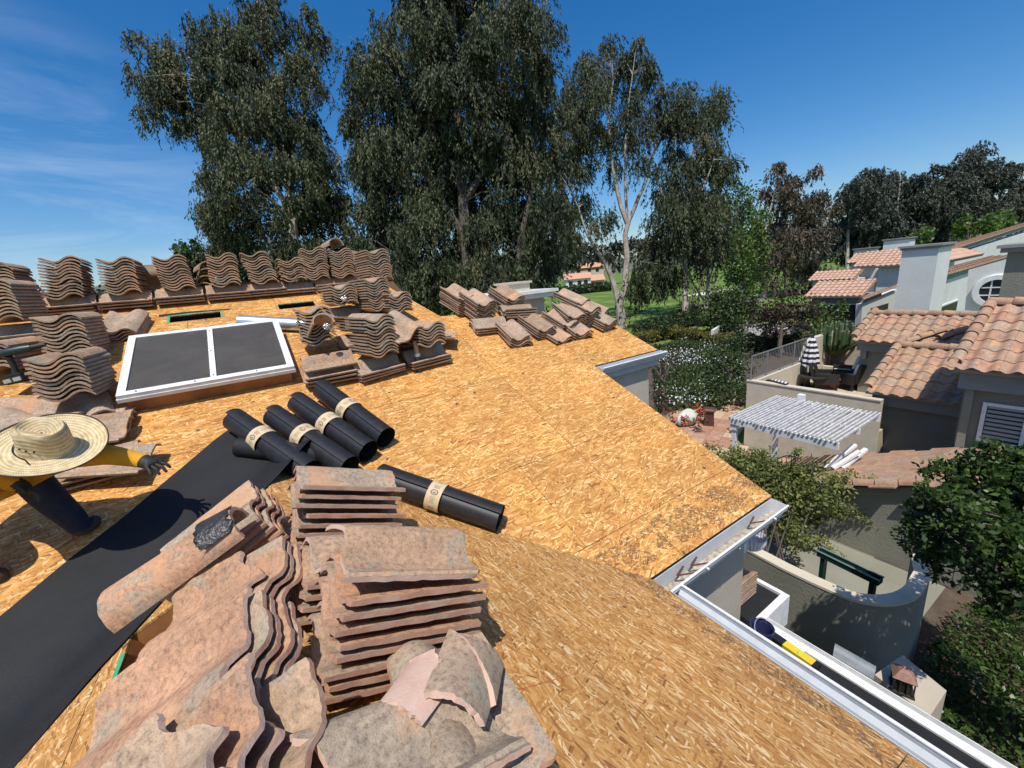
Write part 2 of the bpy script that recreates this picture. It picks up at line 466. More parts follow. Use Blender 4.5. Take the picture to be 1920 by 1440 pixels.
M_GREENPAINT = simple('green_spray_paint', (0.02, 0.28, 0.13), (0.06, 0.40, 0.20), 25, 0.6)
M_CHALK = simple('red_chalk', (0.42, 0.05, 0.02), (0.50, 0.16, 0.06), 60, 0.9)
# ================================================================== the house being re-roofed
house = empty('house', (1.0, 4.0, GZ), 'stucco house stripped to bare orange strand board with tiles stacked on its roof', 'house')

def clip(poly, cl):                      # Sutherland-Hodgman against a convex counter-clockwise polygon
    out = list(poly)
    for i in range(len(cl)):
        (ax, ay), (bx, by) = cl[i], cl[(i + 1) % len(cl)]
        inp, out = out, []
        if not inp: break
        side = lambda p: (bx - ax) * (p[1] - ay) - (by - ay) * (p[0] - ax)
        for k in range(len(inp)):
            p, q = inp[k], inp[(k + 1) % len(inp)]
            sp, sq = side(p), side(q)
            if sp >= 0: out.append(p)
            if sp * sq < 0:
                f = sp / (sp - sq); out.append((p[0] + (q[0] - p[0]) * f, p[1] + (q[1] - p[1]) * f))
    return out
def minus(rects, h):
    out = []
    for (a, b, c, d) in rects:           # u0, v0, u1, v1
        x0, y0, x1, y1 = max(a, h[0]), max(b, h[1]), min(c, h[2]), min(d, h[3])
        if x0 >= x1 or y0 >= y1: out.append((a, b, c, d)); continue
        if a < x0: out.append((a, b, x0, d))
        if x1 < c: out.append((x1, b, c, d))
        if b < y0: out.append((x0, b, x1, y0))
        if y1 < d: out.append((x0, y1, x1, d))
    return out
def deck(M, mt, u0, u1, rows, region, holes=(), step=2.44, shift=0.9):
    for i in range(len(rows) - 1):
        v0, v1 = rows[i], rows[i + 1]
        cuts = [u0]
        x = u0 + (0.8 + shift * i) % step
        while x < u1 - 0.25: cuts.append(x); x += step
        cuts.append(u1)
        for a, b in zip(cuts[:-1], cuts[1:]):
            g = 0.002
            rs = [(a + g, v0 + g, b - g, v1 - g)]
            for h in holes: rs = minus(rs, h)
            mb = MB()
            for r in rs:
                p = clip([(r[0], r[1]), (r[2], r[1]), (r[2], r[3]), (r[0], r[3])], region)
                if len(p) > 2: mb.prism(p, -0.013 + 0.0008 * random.uniform(-1, 1), random.uniform(-0.0012, 0.0), None)
            if mb.v: mb.build('strand_board_panel', mt, house, M=M)
vB = lambda y: (y - 1.476) / CT
RIDGE_Y = 6.60
rowsB = [vB(y) for y in (1.476, 1.825, 2.59, 3.71, 4.84, 5.97, RIDGE_Y)]
h1 = [MBs.inverted() @ onB(*q) for q in ((318, 605), (414, 592), (318, 592))]
hole1 = (h1[0].x, h1[0].y, h1[1].x, h1[0].y + 0.17)
h2 = [MBs.inverted() @ onB(*q) for q in ((524, 580), (578, 574))]
hole2 = (h2[0].x, h2[0].y, h2[0].x + 0.42, h2[0].y + 0.15)
hC = MCs.inverted() @ onC(262, 1248)
holeC = (hC.x - 0.30, hC.y - 0.10, hC.x + 0.02, hC.y + 0.30)
pB = lambda pts: [(x, vB(y)) for x, y in pts]
deck(MBs, M_OSB_B, -5.0, 2.15, rowsB, pB([(-5, 1.476), (2.15, 1.476), (2.15, 5.20), (1.75, RIDGE_Y), (-5, RIDGE_Y)]), (hole1, hole2))
deck(MBs, M_OSB_B, 2.15, 3.335, rowsB, pB([(2.15, 1.476), (3.335, 1.476), (3.335, 4.97), (2.6, 5.17), (2.15, 5.20)]), step=9)
deck(MBs, M_OSB_B, 3.335, 4.49, [vB(3.52), vB(4.6), vB(5.2)], pB([(3.335, 3.52), (4.49, 3.52), (4.49, 4.39), (3.335, 4.97)]), step=9)
deck(MAs, M_OSB_A, -3.0, 3.5, [0, 1.0, 2.09], [(-3, 0), (3.5, 0), (3.5, 2.0909), (-3, 2.0909)], shift=1.3)
deck(MCs, M_OSB_A, -3.5, 3.0, [-3.0, -1.9, -0.8, 0.0], [(-3.5, -3), (3, -3), (3, -0.001), (-3.5, -0.001)], (holeC,), shift=1.1)
# dark sheet under the panels, seam shadow put into its colour; then the openings
mb = MB()
def slab(M, a, b, c, d, off=-0.03):
    mb.add([M @ Vector(p) for p in ((a, b, off), (c, b, off), (c, d, off), (a, d, off))], [(0, 1, 2, 3)])
for r in minus(minus([(-5, 0, 2.0, vB(RIDGE_Y - 0.05))], hole1), hole2): slab(MBs, *r)
slab(MBs, 2.0, 0.01, 3.32, vB(4.9)); slab(MBs, 3.32, vB(3.53), 4.47, vB(4.38))
slab(MAs, -3, 0.01, 3.4, 2.08)
for r in minus([(-3.4, -3, 3, -0.02)], holeC): slab(MCs, *r)
mb.build('roof_underside', M_SUBDECK, house)
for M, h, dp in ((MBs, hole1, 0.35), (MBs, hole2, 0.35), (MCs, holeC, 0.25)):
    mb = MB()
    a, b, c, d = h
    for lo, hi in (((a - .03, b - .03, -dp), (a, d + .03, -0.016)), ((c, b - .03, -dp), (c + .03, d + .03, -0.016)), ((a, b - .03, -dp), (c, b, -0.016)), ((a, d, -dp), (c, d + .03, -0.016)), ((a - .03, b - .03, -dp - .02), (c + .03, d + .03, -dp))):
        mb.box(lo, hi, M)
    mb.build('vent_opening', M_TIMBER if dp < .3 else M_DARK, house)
# sprayed green outlines and snapped chalk lines
def stripe(name, M, pts, w, mt, off=0.0015, jit=0.0):
    mb = MB(); P = [Vector((p[0], p[1], off)) for p in pts]; vs = []
    for i, p in enumerate(P):
        d = (P[min(i + 1, len(P) - 1)] - P[max(i - 1, 0)]).normalized(); n = Vector((-d.y, d.x, 0))
        k = w * (1 + random.uniform(-jit, jit))
        vs += [p + n * k, p - n * k]
    fs = [(2 * i, 2 * i + 1, 2 * i + 3, 2 * i + 2) for i in range(len(P) - 1)]
    mb.add(vs, fs, M); mb.build(name, mt, house)
a, b, c, d = hole1
stripe('paint_mark', MBs, [(a - .012, b - .02), (a - .012, b + .1), (a - .01, d + .01)], .016, M_GREENPAINT, jit=.4)
stripe('paint_mark', MBs, [(a - .03, d + .012), (a + .15, d + .014), (a + .3, d + .012), (c, d + .012)], .013, M_GREENPAINT, jit=.5)
stripe('paint_mark', MBs, [(c + .014, b + .03), (c + .016, d + .01)], .013, M_GREENPAINT, jit=.4)
stripe('paint_mark', MBs, [(hole2[0], hole2[3] + .012), (hole2[2], hole2[3] + .012)], .012, M_GREENPAINT, jit=.5)
stripe('paint_mark', MBs, [(hole1[0] - .1, d + .04), (a + .15, d + .06), (c + .1, d + .035)], .022, M_TAR, jit=.6)
lC = lambda q: (MCs.inverted() @ onC(*q))
stripe('paint_mark', MCs, [lC(q) for q in ((232, 1225), (213, 1275), (205, 1312))], .012, M_GREENPAINT, jit=.3)
stripe('paint_mark', MCs, [lC(q) for q in ((192, 1362), (186, 1400), (165, 1440))], .016, M_GREENPAINT, jit=.3)
lA = lambda q: (MAs.inverted() @ onA(*q)); lB = lambda q: (MBs.inverted() @ onB(*q))
stripe('chalk_line', MAs, [lA(q) for q in ((915, 1309), (1000, 1286), (1085, 1262))], .0016, M_CHALK, jit=.5)
stripe('chalk_line', MBs, [lB(q) for q in ((850, 1006), (890, 1004), (930, 1003))], .002, M_CHALK, jit=.5)
# hidden far slopes behind the ridges
mb = MB()
z0 = zB(RIDGE_Y)
mb.add([(-5, RIDGE_Y, z0 - .005), (1.75, RIDGE_Y, z0 - .005), (1.75, 11, z0 - 4.4 * TT), (-5, 11, z0 - 4.4 * TT)], [(0, 1, 2, 3)])
mb.add([(1.75, RIDGE_Y, z0 - .005), (2.15, 5.2, zB(5.2) - .005), (2.6, 5.17, zB(5.17) - .005), (4.49, 4.39, zB(4.39) - .005), (4.49, 8, -2.4), (1.75, 11, z0 - 4.4 * TT)], [(0, 1, 2, 3, 4, 5)])
mb.build('back_slope', M_OSB_B, house)
# walls
mb = MB(); mb.box((-4.6, 1.60, GZ), (3.19, 9.5, -2.08)); mb.build('wall', M_TAN, house)
mb = MB(); mb.box((3.195, 3.53, GZ), (4.315, 7.5, -1.20)); mb.build('wall', M_TAN, house)
mb = MB(); mb.box((-2.4, -3.2, GZ), (1.655, 1.595, -2.08)); mb.build('wall', M_TAN, house)
# chimney behind the lower ridge
ch = MB(); ch.box((4.05, 7.0, GZ), (5.27, 8.3, -0.43)); chim = ch.build('chimney', M_TAN, house)
ch = MB()
ch.box((3.88, 6.85, -0.43), (5.42, 8.45, -0.33)); ch.box((3.80, 6.78, -0.33), (5.50, 8.52, -0.27))
ch.build('chimney_cap', M_WHITE, chim)
ch = MB(); ch.box((4.44, 7.0, -0.27), (4.93, 7.5, -0.11)); ch.box((4.40, 6.96, -0.11), (4.97, 7.54, -0.07)); ch.build('flue_box', M_CREAM, chim)
# gutters: open channels with rolled front lip, end plates, hangers
def gutter(name, p0, p1, out, w=0.125, d=0.105, mt=None, ends=(1, 1)):
    p0, p1, out = Vector(p0), Vector(p1), Vector(out); up = Vector((0, 0, 1)); mt = mt or M_GUT
    t = 0.004
    prof = [(0, 0.012), (0, -d), (w * .72, -d), (w * .80, -d * .55), (w, -d * .30), (w, 0), (w - t, 0), (w - t, -d * .28), (w * .80 - t, -d * .5), (w * .72 - t, -d + t), (t, -d + t), (t, 0.012)]
    g = MB(); g.sweep(prof, p0, p1, out, up)
    o = g.build(name, mt, house)
    ax = (p1 - p0).normalized()
    l = MB(); l.tube([p0 + out * (w + .001) + up * .003, p1 + out * (w + .001) + up * .003], 0.0085, 8); l.build('rolled_lip', M_WHITE, o, smooth=True)
    for k, e in enumerate((p0, p1)):
        if ends[k]:
            q = MB(); q.sweep([(0, 0.012), (0, -d), (w * .72, -d), (w * .80, -d * .55), (w, -d * .30), (w, 0)], e - ax * .002, e + ax * .002, out, up); q.build('end_cap', M_WHITE, o)
    return o
ZE = -1.952 - 0.022
g2 = gutter('gutter', (1.83, 1.466, ZE), (3.31, 1.466, ZE), (0, -1, 0), ends=(0, 1))
g1 = gutter('gutter', (1.823, -2.5, ZE), (1.823, 1.338, ZE), (1, 0, 0), ends=(1, 0), w=.105)
g3 = gutter('gutter', (3.36, 3.51, zB(3.51) - .02), (4.53, 3.51, zB(3.51) - .02), (0, -1, 0), w=.11, d=.075)
for x in (2.02, 2.17, 2.92):
    s = MB()
    P = [Vector((x + .10, 1.455, ZE - .03)), Vector((x - .02, 1.42, ZE - .02)), Vector((x + .09, 1.355, ZE - .012))]
    for i in range(len(P) - 1):
        d = (P[i + 1] - P[i]); s.box((-.006, 0, -.0015), (.006, d.length, .0015), Matrix.Translation(P[i]) @ d.to_track_quat('Y', 'Z').to_matrix().to_4x4())
    s.build('gutter_strap', simple('rusty_strap', (0.10, 0.035, 0.02), rough=.6), g2)
for x in (2.2, 3.08):
    s = MB(); s.tube([(x, 1.335, ZE - .012), (x, 1.318, ZE - .012)], .008, 8); s.build('gutter_screw', M_WHITE, g2)
M_DEBRIS = simple('gutter_silt', (0.22, 0.18, 0.13), (0.50, 0.46, 0.38), 30, 0.95, bmp=.6)
s = MB()
for k in range(34):
    x = random.uniform(1.95, 3.25); y = random.uniform(1.385, 1.455); r = random.uniform(.008, .03)
    s.lathe([(0.001, r * .35), (r * .6, r * .25), (r, 0)], 7, Matrix.Translation((x, y, ZE - .100)) @ Matrix.Rotation(k, 4, 'Z') @ Matrix.Diagonal((1.6, .8, 1, 1)))
s.add([(1.84, 1.385, ZE - .099), (3.30, 1.385, ZE - .099), (3.30, 1.46, ZE - .097), (1.84, 1.46, ZE - .097)], [(0, 1, 2, 3)])
s.build('silt', M_DEBRIS, g2, smooth=True, kind='stuff')
# fascia boards under the eaves
s = MB(); s.box((3.37, 3.465, -1.285), (4.42, 3.528, zB(3.52) - .10)); s.build('fascia', M_FASCIA, house)
s = MB(); s.box((1.84, 1.475, -2.09), (3.30, 1.60, -2.0)); s.build('fascia', M_FASCIA, house)
s = MB(); s.box((1.65, -2.6, -2.09), (1.815, 1.47, -2.0)); s.build('fascia', M_FASCIA, house)
# raw board edge along the rake
s = MB()
s.sweep([(0, -0.016), (0, -.11), (.03, -.11), (.03, -.016)], (3.30, 1.48, zB(1.48)), (3.30, 4.9, zB(4.9)), (1, 0, 0), (0, 0, 1)); s.build('rake_board', M_TIMBER, house)
# ---- skylight on its timber curb
sk = empty('skylight', (MBs @ Vector((-.38, 3.5, 0))))
sk.parent = house; sk.matrix_parent_inverse = WM[house.name].inverted()
SI = MBs.inverted()
q = [SI @ onB(*p, .19) for p in ((217.5, 742.5), (552.5, 687.5), (520, 598), (241, 630))]
u0 = (q[0].x + q[3].x) / 2; u1 = (q[1].x + q[2].x) / 2; v0 = (q[0].y + q[1].y) / 2; v1 = (q[2].y + q[3].y) / 2
s = MB()
i = .035
for lo, hi in (((u0 + i, v0 + i, 0), (u1 - i, v0 + i + .04, .14)), ((u0 + i, v1 - i - .04, 0), (u1 - i, v1 - i, .14)), ((u0 + i, v0 + i + .04, 0), (u0 + i + .04, v1 - i - .04, .14)), ((u1 - i - .04, v0 + i + .04, 0), (u1 - i, v1 - i - .04, .14))):
    s.box(lo, hi, MBs)
s.build('curb', M_TIMBER, sk)
s = MB(); w = .055
s.box((u0, v0, .135), (u1, v0 + w, .192), MBs); s.box((u0, v1 - w, .135), (u1, v1, .192), MBs)
s.box((u0, v0 + w, .135), (u0 + w, v1 - w, .1925), MBs); s.box((u1 - w, v0 + w, .135), (u1, v1 - w, .1925), MBs)
fr = s.build('frame', M_WHITE, sk)
s = MB()
s.box((u0 - .006, v0 - .007, .128), (u1 + .006, v0, .160), MBs); s.box((u0 - .006, v0 - .001, .128), (u0, v1 + .004, .160), MBs); s.box((u1, v0 - .001, .128), (u1 + .006, v1 + .004, .160), MBs)
s.build('flange', M_WHITE, sk)
um = (u0 + u1) / 2 + .005
s = MB(); s.box((um - .022, v0 + w, .165), (um + .022, v1 - w, .194), MBs); s.build('glazing_bar', M_WHITE, sk)
for a, b in ((u0 + w, um - .022), (um + .022, u1 - w)):
    s = MB(); s.box((a, v0 + w, .172), (b, v1 - w, .180), MBs); s.build('pane', M_SKYGLASS, sk)
M_SCREW = simple('dull_screw', (.12, .11, .10), rough=.4, metal=.6)
for p in ((um, v0 + w * .5 + .05), (um, (v0 + v1) / 2), (um, v1 - .1), (u0 + .5, v0 + .025), (u1 - .3, v0 + .025), (u0 + .12, v0 + .025)):
    s = MB(); s.lathe([(0.001, .199), (.006, .198), (.007, .19)], 8, MBs @ Matrix.Translation((p[0], p[1], 0))); s.build('screw', M_SCREW, sk)

# ================================================================== roofing felt, rolls
s = MB(); vs = []; N = 26
for k in range(N + 1):
    a = k / N
    sv = -0.12 + a * 2.6                          # plan distance down the valley from the ridge
    vx, vy = XR - sv, 1.476 + (1.81 - XR) - sv
    wv = 0.006 * math.sin(a * 21) + 0.004 * math.sin(a * 47)
    for j, off in enumerate((-.33, -.22, -.11, 0, .11, .22, .33)):
        o = off * (1.0 + .0 * k)
        if j > 3 or True:
            x = vx - o * (1.0 if o > 0 else 0.74); y = vy + o * (1.0 if o > 0 else 0.74)
        z = max(zB(y), zC(x)) + .006 + (abs(math.sin(a * 13 + j * 1.7)) * .004 if abs(off) > .2 else 0.0)
        edge = wv if abs(off) > .3 else 0
        vs.append((x - edge, y + edge, z))
fs = [(k * 7 + j, k * 7 + j + 1, (k + 1) * 7 + j + 1, (k + 1) * 7 + j) for k in range(N) for j in range(6)]
s.add(vs, fs); s.build('felt_sheet', M_FELT, smooth=True, label='black roofing felt strip unrolled down the roof valley beside the worker', cat='roofing felt')

def spiral_roll(name, p0, p1, r, mt):
    p0, p1 = Vector(p0), Vector(p1); L = (p1 - p0).length
    m = MB(); n = 30; rr = []
    a = 0; lay = 0
    tot = 3.2 * 2 * math.pi; K = 110
    prof = []
    for k in range(K + 1):
        ang = tot * k / K + .9
        rad = r - (1 - k / K) * r * .62
        prof.append((rad * math.cos(ang), rad * math.sin(ang)))
    # outer skin is the last turn; inner turns recede slightly at the ends
    vs = []; fs = []
    for k, (x, y) in enumerate(prof):
        ins = (1 - k / K) * .03 + random.uniform(-.002, .002)
        vs += [(x, y, ins), (x, y, L - ins)]
    for k in range(K): fs.append((2 * k, 2 * k + 1, 2 * k + 3, 2 * k + 2))
    q = (p1 - p0).to_track_quat('Z', 'Y').to_matrix().to_4x4()
    m.add(vs, fs, Matrix.Translation(p0) @ q)
    return m
def felt_roll(a, b, label, band=.5, L=.93, r=.098, spin=0.0, anchor=1):
    a, b = onB(*a, r + .002), onB(*b, r + .002)
    d = (b - a).normalized()
    if anchor: a = b - d * L
    else: b = a + d * L
    root = empty('felt_roll', (a + b) / 2 - Vector(NB) * r, label, 'felt roll', 'rolls of roofing felt')
    me = spiral_roll('felt', a, b, r, M_ROLL).mesh('felt', M_ROLL, True)
    o = link('felt', me, root)
    if band:
        m = MB(); n = 40; c = a + d * L * band; hw = .052
        q = Matrix.Translation(c) @ d.to_track_quat('Z', 'Y').to_matrix().to_4x4()
        vs = []
        for k in range(n + 1):
            g = 2 * math.pi * k / n + spin
            vs += [((r + .0022) * math.cos(g), (r + .0022) * math.sin(g), -hw), ((r + .0022) * math.cos(g), (r + .0022) * math.sin(g), hw)]
        m.add(vs, [(2 * k, 2 * k + 2, 2 * k + 3, 2 * k + 1) for k in range(n)], q)
        me = m.mesh('paper_band', M_BAND, True)
        uv = me.uv_layers.new(name='UVMap')
        for p in me.polygons:
            for li in p.loop_indices:
                vi = me.loops[li].vertex_index
                k = vi // 2
                uv.data[li].uv = (k / n, vi % 2)
        link('paper_band', me, root)
    return root
felt_roll((708, 892), (939, 973), 'black felt roll lying apart, pointing at the gutter corner', .49)
felt_roll((600, 728), (724, 822), 'felt roll in the row of four, the one beside the tile stacks', .47, spin=.7)
felt_roll((553, 752), (691, 848), 'felt roll in the row of four, second from the tile stacks', .50, spin=1.9)
felt_roll((516, 782), (655, 878), 'felt roll in the row of four, third from the tile stacks', .46, spin=2.7)
felt_roll((437, 786), (575, 882), 'felt roll in the row of four, half covered by the unrolled felt', .42, spin=.2, anchor=0)
# the end of the strip, still rolled up, on top of the last roll
c0, c1 = onB(462, 838, .055), onB(600, 852, .075)
s = MB(); vs = []; K = 60
ax = (c1 - c0).normalized(); sd = Vector(NB).cross(ax).normalized()
for k in range(K + 1):
    ang = -2.2 * math.pi * k / K - .5 * math.pi
    r = .075 - .012 * k / K
    off = sd * (r * math.cos(ang)) + Vector(NB) * (r * math.sin(ang))
    vs += [c0 - ax * .06 + off, c1 + off]
s.add(vs, [(2 * k, 2 * k + 1, 2 * k + 3, 2 * k + 2) for k in range(K)])
s.build('felt_coil', M_FELT, smooth=True, label='coiled end of the unrolled felt strip resting against a felt roll', cat='roofing felt')
# galvanised duct lying behind the skylight
a, b = onB(449, 603, .075), onB(584, 610, .075)
s = MB(); s.tube([a, b], .074, 20, cap=False); s.tube([a + (b - a) * .02, b], .070, 20, cap=False)
duct = empty('metal_duct', a, 'shiny galvanized duct pipe lying behind the skylight', 'duct')
s.build('pipe', M_GALV, duct, smooth=True)
s = MB()
s.tube([a + (b - a) * .8, a + (b - a) * .81], .077, 20); s.build('bead', M_GALV, duct, smooth=True)
# ================================================================== loose roof tiles
TL, TW = 0.46, 0.315
def prof_z(u, A):
    # interlock rib, pan, then the barrel
    K = ((0, .62), (.035, .40), (.07, .60), (.11, .30), (.20, -.42), (.30, -.88), (.40, -.90), (.48, -.55), (.545, .05), (.62, .62), (.70, .93), (.77, 1.0), (.85, .82), (.92, .35), (.97, -.25), (1.0, -.62))
    for (a, b), (c, d) in zip(K[:-1], K[1:]):
        if u <= c + 1e-9: return A * (b + (d - b) * (u - a) / (c - a))
def s_tile(name, mats, L=TL, W=TW, A=.029, T=.016, npf=14, nl=1, ends=None, seed=0, rough=0.0, pick=None):
    r = random.Random(seed); m = MB()
    us = [i / (npf - 1) for i in range(npf)]
    e0 = [-L / 2 + (ends[0](u) if ends else 0) + r.uniform(-rough, rough) for u in us]
    e1 = [L / 2 - (ends[1](u) if ends else 0) + r.uniform(-rough, rough) for u in us]
    top = []; bot = []
    for j in range(nl + 1):
        f = j / nl
        for i, u in enumerate(us):
            x = (u - .5) * W + (r.uniform(-.0028, .0028) if nl > 1 and i in (0, npf - 1) else 0); y = e0[i] + (e1[i] - e0[i]) * f; z = prof_z(u, A)
            ex = .002 if 0 < j < nl else 0
            jz = r.uniform(-.0012, .0012) if nl > 1 else 0
            top.append((x, y, z + ex + jz)); bot.append((x, y, z - T))
    vs = top + bot; o = len(top); fs = []; mi = []
    for j in range(nl):
        for i in range(npf - 1):
            a = j * npf + i
            fs.append((a, a + 1, a + npf + 1, a + npf)); mi.append(0)
            fs.append((o + a, o + a + npf, o + a + npf + 1, o + a + 1)); mi.append(0)
    k = 1 if len(mats) > 1 else 0
    for i in range(npf - 1):
        fs.append((i, o + i, o + i + 1, i + 1)); mi.append(k)
        a = nl * npf + i; fs.append((a, a + 1, o + a + 1, o + a)); mi.append(k)
    for j in range(nl):
        a = j * npf; fs.append((a, a + npf, o + a + npf, o + a)); mi.append(k)
        a = j * npf + npf - 1; fs.append((a, o + a, o + a + npf, a + npf)); mi.append(k)
    m.v = vs; m.f = fs; m.mi = mi
    return m.mesh(name, mats, True)
def barrel(name, mats, L=.44, r0=.105, r1=.09, T=.014, n=13, ang=math.pi, rough=0.0, seed=3, nl=4, cut0=None):
    r = random.Random(seed); vs = []
    for s_ in (0, T):
        for j in range(nl + 1):
            f = j / nl
            for i in range(n):
                a = (math.pi - ang) / 2 + ang * i / (n - 1)
                rad = r0 + (r1 - r0) * f - s_
                y = -L / 2 + L * f + (r.uniform(-rough, rough) if j in (0, nl) else 0)
                if cut0 and j == 0: y += cut0(i / (n - 1))
                vs.append((rad * math.cos(a), y, rad * math.sin(a)))
    o = (nl + 1) * n; fs = []; mi = []
    for j in range(nl):
        for i in range(n - 1):
            a = j * n + i
            fs.append((a, a + 1, a + n + 1, a + n)); mi.append(0)
            fs.append((o + a, o + a + n, o + a + n + 1, o + a + 1)); mi.append(0)
    k = 1 if len(mats) > 1 else 0
    for i in range(n - 1):
        fs.append((i, o + i, o + i + 1, i + 1)); mi.append(k)
        a = nl * n + i; fs.append((a, a + 1, o + a + 1, o + a)); mi.append(k)
    for j in range(nl):
        a = j * n; fs.append((a, a + n, o + a + n, o + a)); mi.append(k)
        a = j * n + n - 1; fs.append((a, o + a, o + a + n, a + n)); mi.append(k)
    m = MB(); m.v = vs; m.f = fs; m.mi = mi
    return m.mesh(name, mats, True)
TILE_MESH = [s_tile('roof_tile', [M_TILE], L=TL + d, npf=13, nl=1, seed=i, rough=.003) for i, d in enumerate((0, -.004, .004))]
BARREL_MESH = barrel('ridge_tile', [M_TILE])
ntile = [0]
def place(me, M, label, group, name='roof_tile', cat='roof tile'):
    ntile[0] += 1
    return link(name, me, M=M, label=label, cat=cat, group=group, kind='thing')
ORD = ['lowest', 'second lowest', 'third up', 'fourth up', 'fifth up', 'sixth up', 'seventh up', 'eighth up', 'ninth up', 'tenth up', 'eleventh up', 'twelfth up', 'thirteenth up']
def ordl(k, n, label):
    if n == 1: return label
    o = 'topmost' if k == n - 1 else ('second from top' if k == n - 2 and n > 3 else ORD[k])
    return label + ', ' + o
def stack(M, n, label, group, pitch=.031, jit=.008, lean=(0, 0), twist=1.5, meshes=None, z0=.045):
    for k in range(n):
        J = Matrix.Translation((random.uniform(-jit, jit) + lean[0] * k, random.uniform(-jit, jit) + lean[1] * k, z0 + k * pitch)) @ Matrix.Rotation(math.radians(random.uniform(-twist, twist)), 4, 'Z') @ Matrix.Rotation(math.radians(random.uniform(-.8, .8)), 4, 'Y')
        place(random.choice(meshes or TILE_MESH), M @ J, ordl(k, n, label), group)['stackid'] = label
def lvl(p, yaw=0.0, pitch=0.0, roll=0.0):       # upright frame at p, length axis turned by yaw from +Y
    return Matrix.Translation(p) @ Matrix.Rotation(math.radians(yaw), 4, 'Z') @ Matrix.Rotation(math.radians(pitch), 4, 'X') @ Matrix.Rotation(math.radians(roll), 4, 'Y')
def onroof(p, yaw=0.0, base=MBs):                 # frame lying on a slope
    R = base.to_3x3().to_4x4()
    return Matrix.Translation(p) @ R @ Matrix.Rotation(math.radians(yaw), 4, 'Z')
def pb(x, y, off=0.0): return Vector((x, y, zB(y))) + Vector(NB) * off

# ridge row: three tiles laid flat to level the slope, then a tall level stack, S ends to the skylight side
ridge_row = [  # x, n, base, name, yaw, lean
    (-2.08, 12, 3, 'the ridge stack at the end away from the trees', 0, (.001, 0)),
    (-1.63, 13, 3, 'the tallest stack on the ridge, leaning', 2, (.006, 0)),
    (-1.14, 12, 3, 'the ridge stack behind the tilted heap of four tiles', -1, (.002, 0)),
    (-0.65, 12, 3, 'the ridge stack before the piled ridge tiles', 3, (-.001, 0)),
    (-0.16, 12, 3, 'the ridge stack after the piled ridge tiles', -2, (.002, .001)),
    (0.25, 12, 3, 'the ridge stack behind the galvanized duct', 1, (-.004, 0)),
    (0.60, 9, 0, 'the lower ridge stack squeezed between two taller ones', 0, (.001, 0)),
    (0.90, 13, 3, 'the ridge stack above the second vent opening', -2, (.001, 0)),
    (1.23, 12, 3, 'the ridge stack topped by a round ridge tile', 2, (.002, 0)),
]
for x, n, b, nm, yaw, lean in ridge_row:
    grp = 'tiles of ' + nm
    if b or x == .6:
        stack(onroof(pb(x + (.18 if x == .9 else 0), 6.40), 90 + random.uniform(-2, 2)), 3 if x != .6 else 2, 'flat tile under ' + nm, 'flat tiles under ' + nm, pitch=.033, z0=.045, jit=.004)
    stack(lvl(Vector((x, 6.52, .225)), yaw), n, 'brown tile in ' + nm, grp, lean=lean)
place(BARREL_MESH, lvl((1.18, 6.5, .67), 8, 0, 0) @ Matrix.Translation((0, 0, 0)), 'round ridge tile lying on top of the last tall ridge stack', None, 'ridge_tile', 'ridge tile')
for k in range(5):
    place(BARREL_MESH, lvl((-.40 + .008 * k, 6.78, .13 + .085 * k), 6 * k - 10), ordl(k, 5, 'round ridge tile piled behind the ridge between two tall stacks'), 'ridge tiles piled behind the ridge', 'ridge_tile', 'ridge tile')
place(TILE_MESH[0], lvl((1.52, 6.45, .42), 60, 20, 75), 'roof tile leaning on edge against the last tall ridge stack', None)
place(TILE_MESH[1], lvl((-.86, 6.78, .42), 80, 0, 80), 'roof tile standing on edge behind the ridge row', None)

# left column of stacks beside the frame edge
def S(px, py, n, yaw, label, group, base=0, byaw=90, level=True, off=0.0, dy=.2, **k):
    p = onB(px, py); p = Vector((p.x, p.y, 0)); c = p + Vector((-math.sin(math.radians(yaw)) * dy, math.cos(math.radians(yaw)) * dy, 0))
    if base:
        stack(onroof(pb(c.x, c.y), byaw), base, 'flat tile under ' + label, 'flat tiles under ' + label, pitch=.034, jit=.006)
    h = base * .034 + (.05 if base else 0)
    if level: M = lvl(Vector((c.x, c.y, zB(c.y) + h + .03 + off)), yaw)
    else: M = onroof(pb(c.x, c.y, h), yaw)
    stack(M, n, 'brown tile in ' + label, 'tiles of ' + label, **k)
S(30, 655, 11, -6, 'the stack one row below the ridge, above the drill', None, base=3, dy=.15)
S(148, 696, 12, -4, 'the stack below the ridge row beside the skylight', None, base=0, dy=.16, lean=(.001, 0))
S(232, 636, 4, -8, 'the tilted heap of four tiles above the skylight corner', None, level=False, dy=.16, z0=.03)
S(150, 800, 10, -6, 'the stack directly behind the straw hat', None, base=2, byaw=12, dy=.20, off=-.02)
S(12, 712, 7, -10, 'the stack cut by the picture edge above the drill', None, base=0, dy=.1)
for k, (px, py, yaw, off) in enumerate(((45, 765, 70, .03), (20, 800, 40, .03), (175, 790, 78, .03), (168, 800, 82, .07), (160, 812, 80, .11), (60, 800, 75, .09))):
    place(random.choice(TILE_MESH), onroof(onB(px, py, off), yaw), 'brown roof tile in the loose pile behind the straw hat', 'loose tiles behind the hat')
for k, (px, py, yaw, off) in enumerate(((172, 880, 92, .03), (178, 868, 93, .075), (205, 862, 70, .12))):
    place(random.choice(TILE_MESH), onroof(onB(px, py, off), yaw), ordl(k, 3, 'brown roof tile in the low pile under the yellow sleeve'), 'tiles under the yellow sleeve')
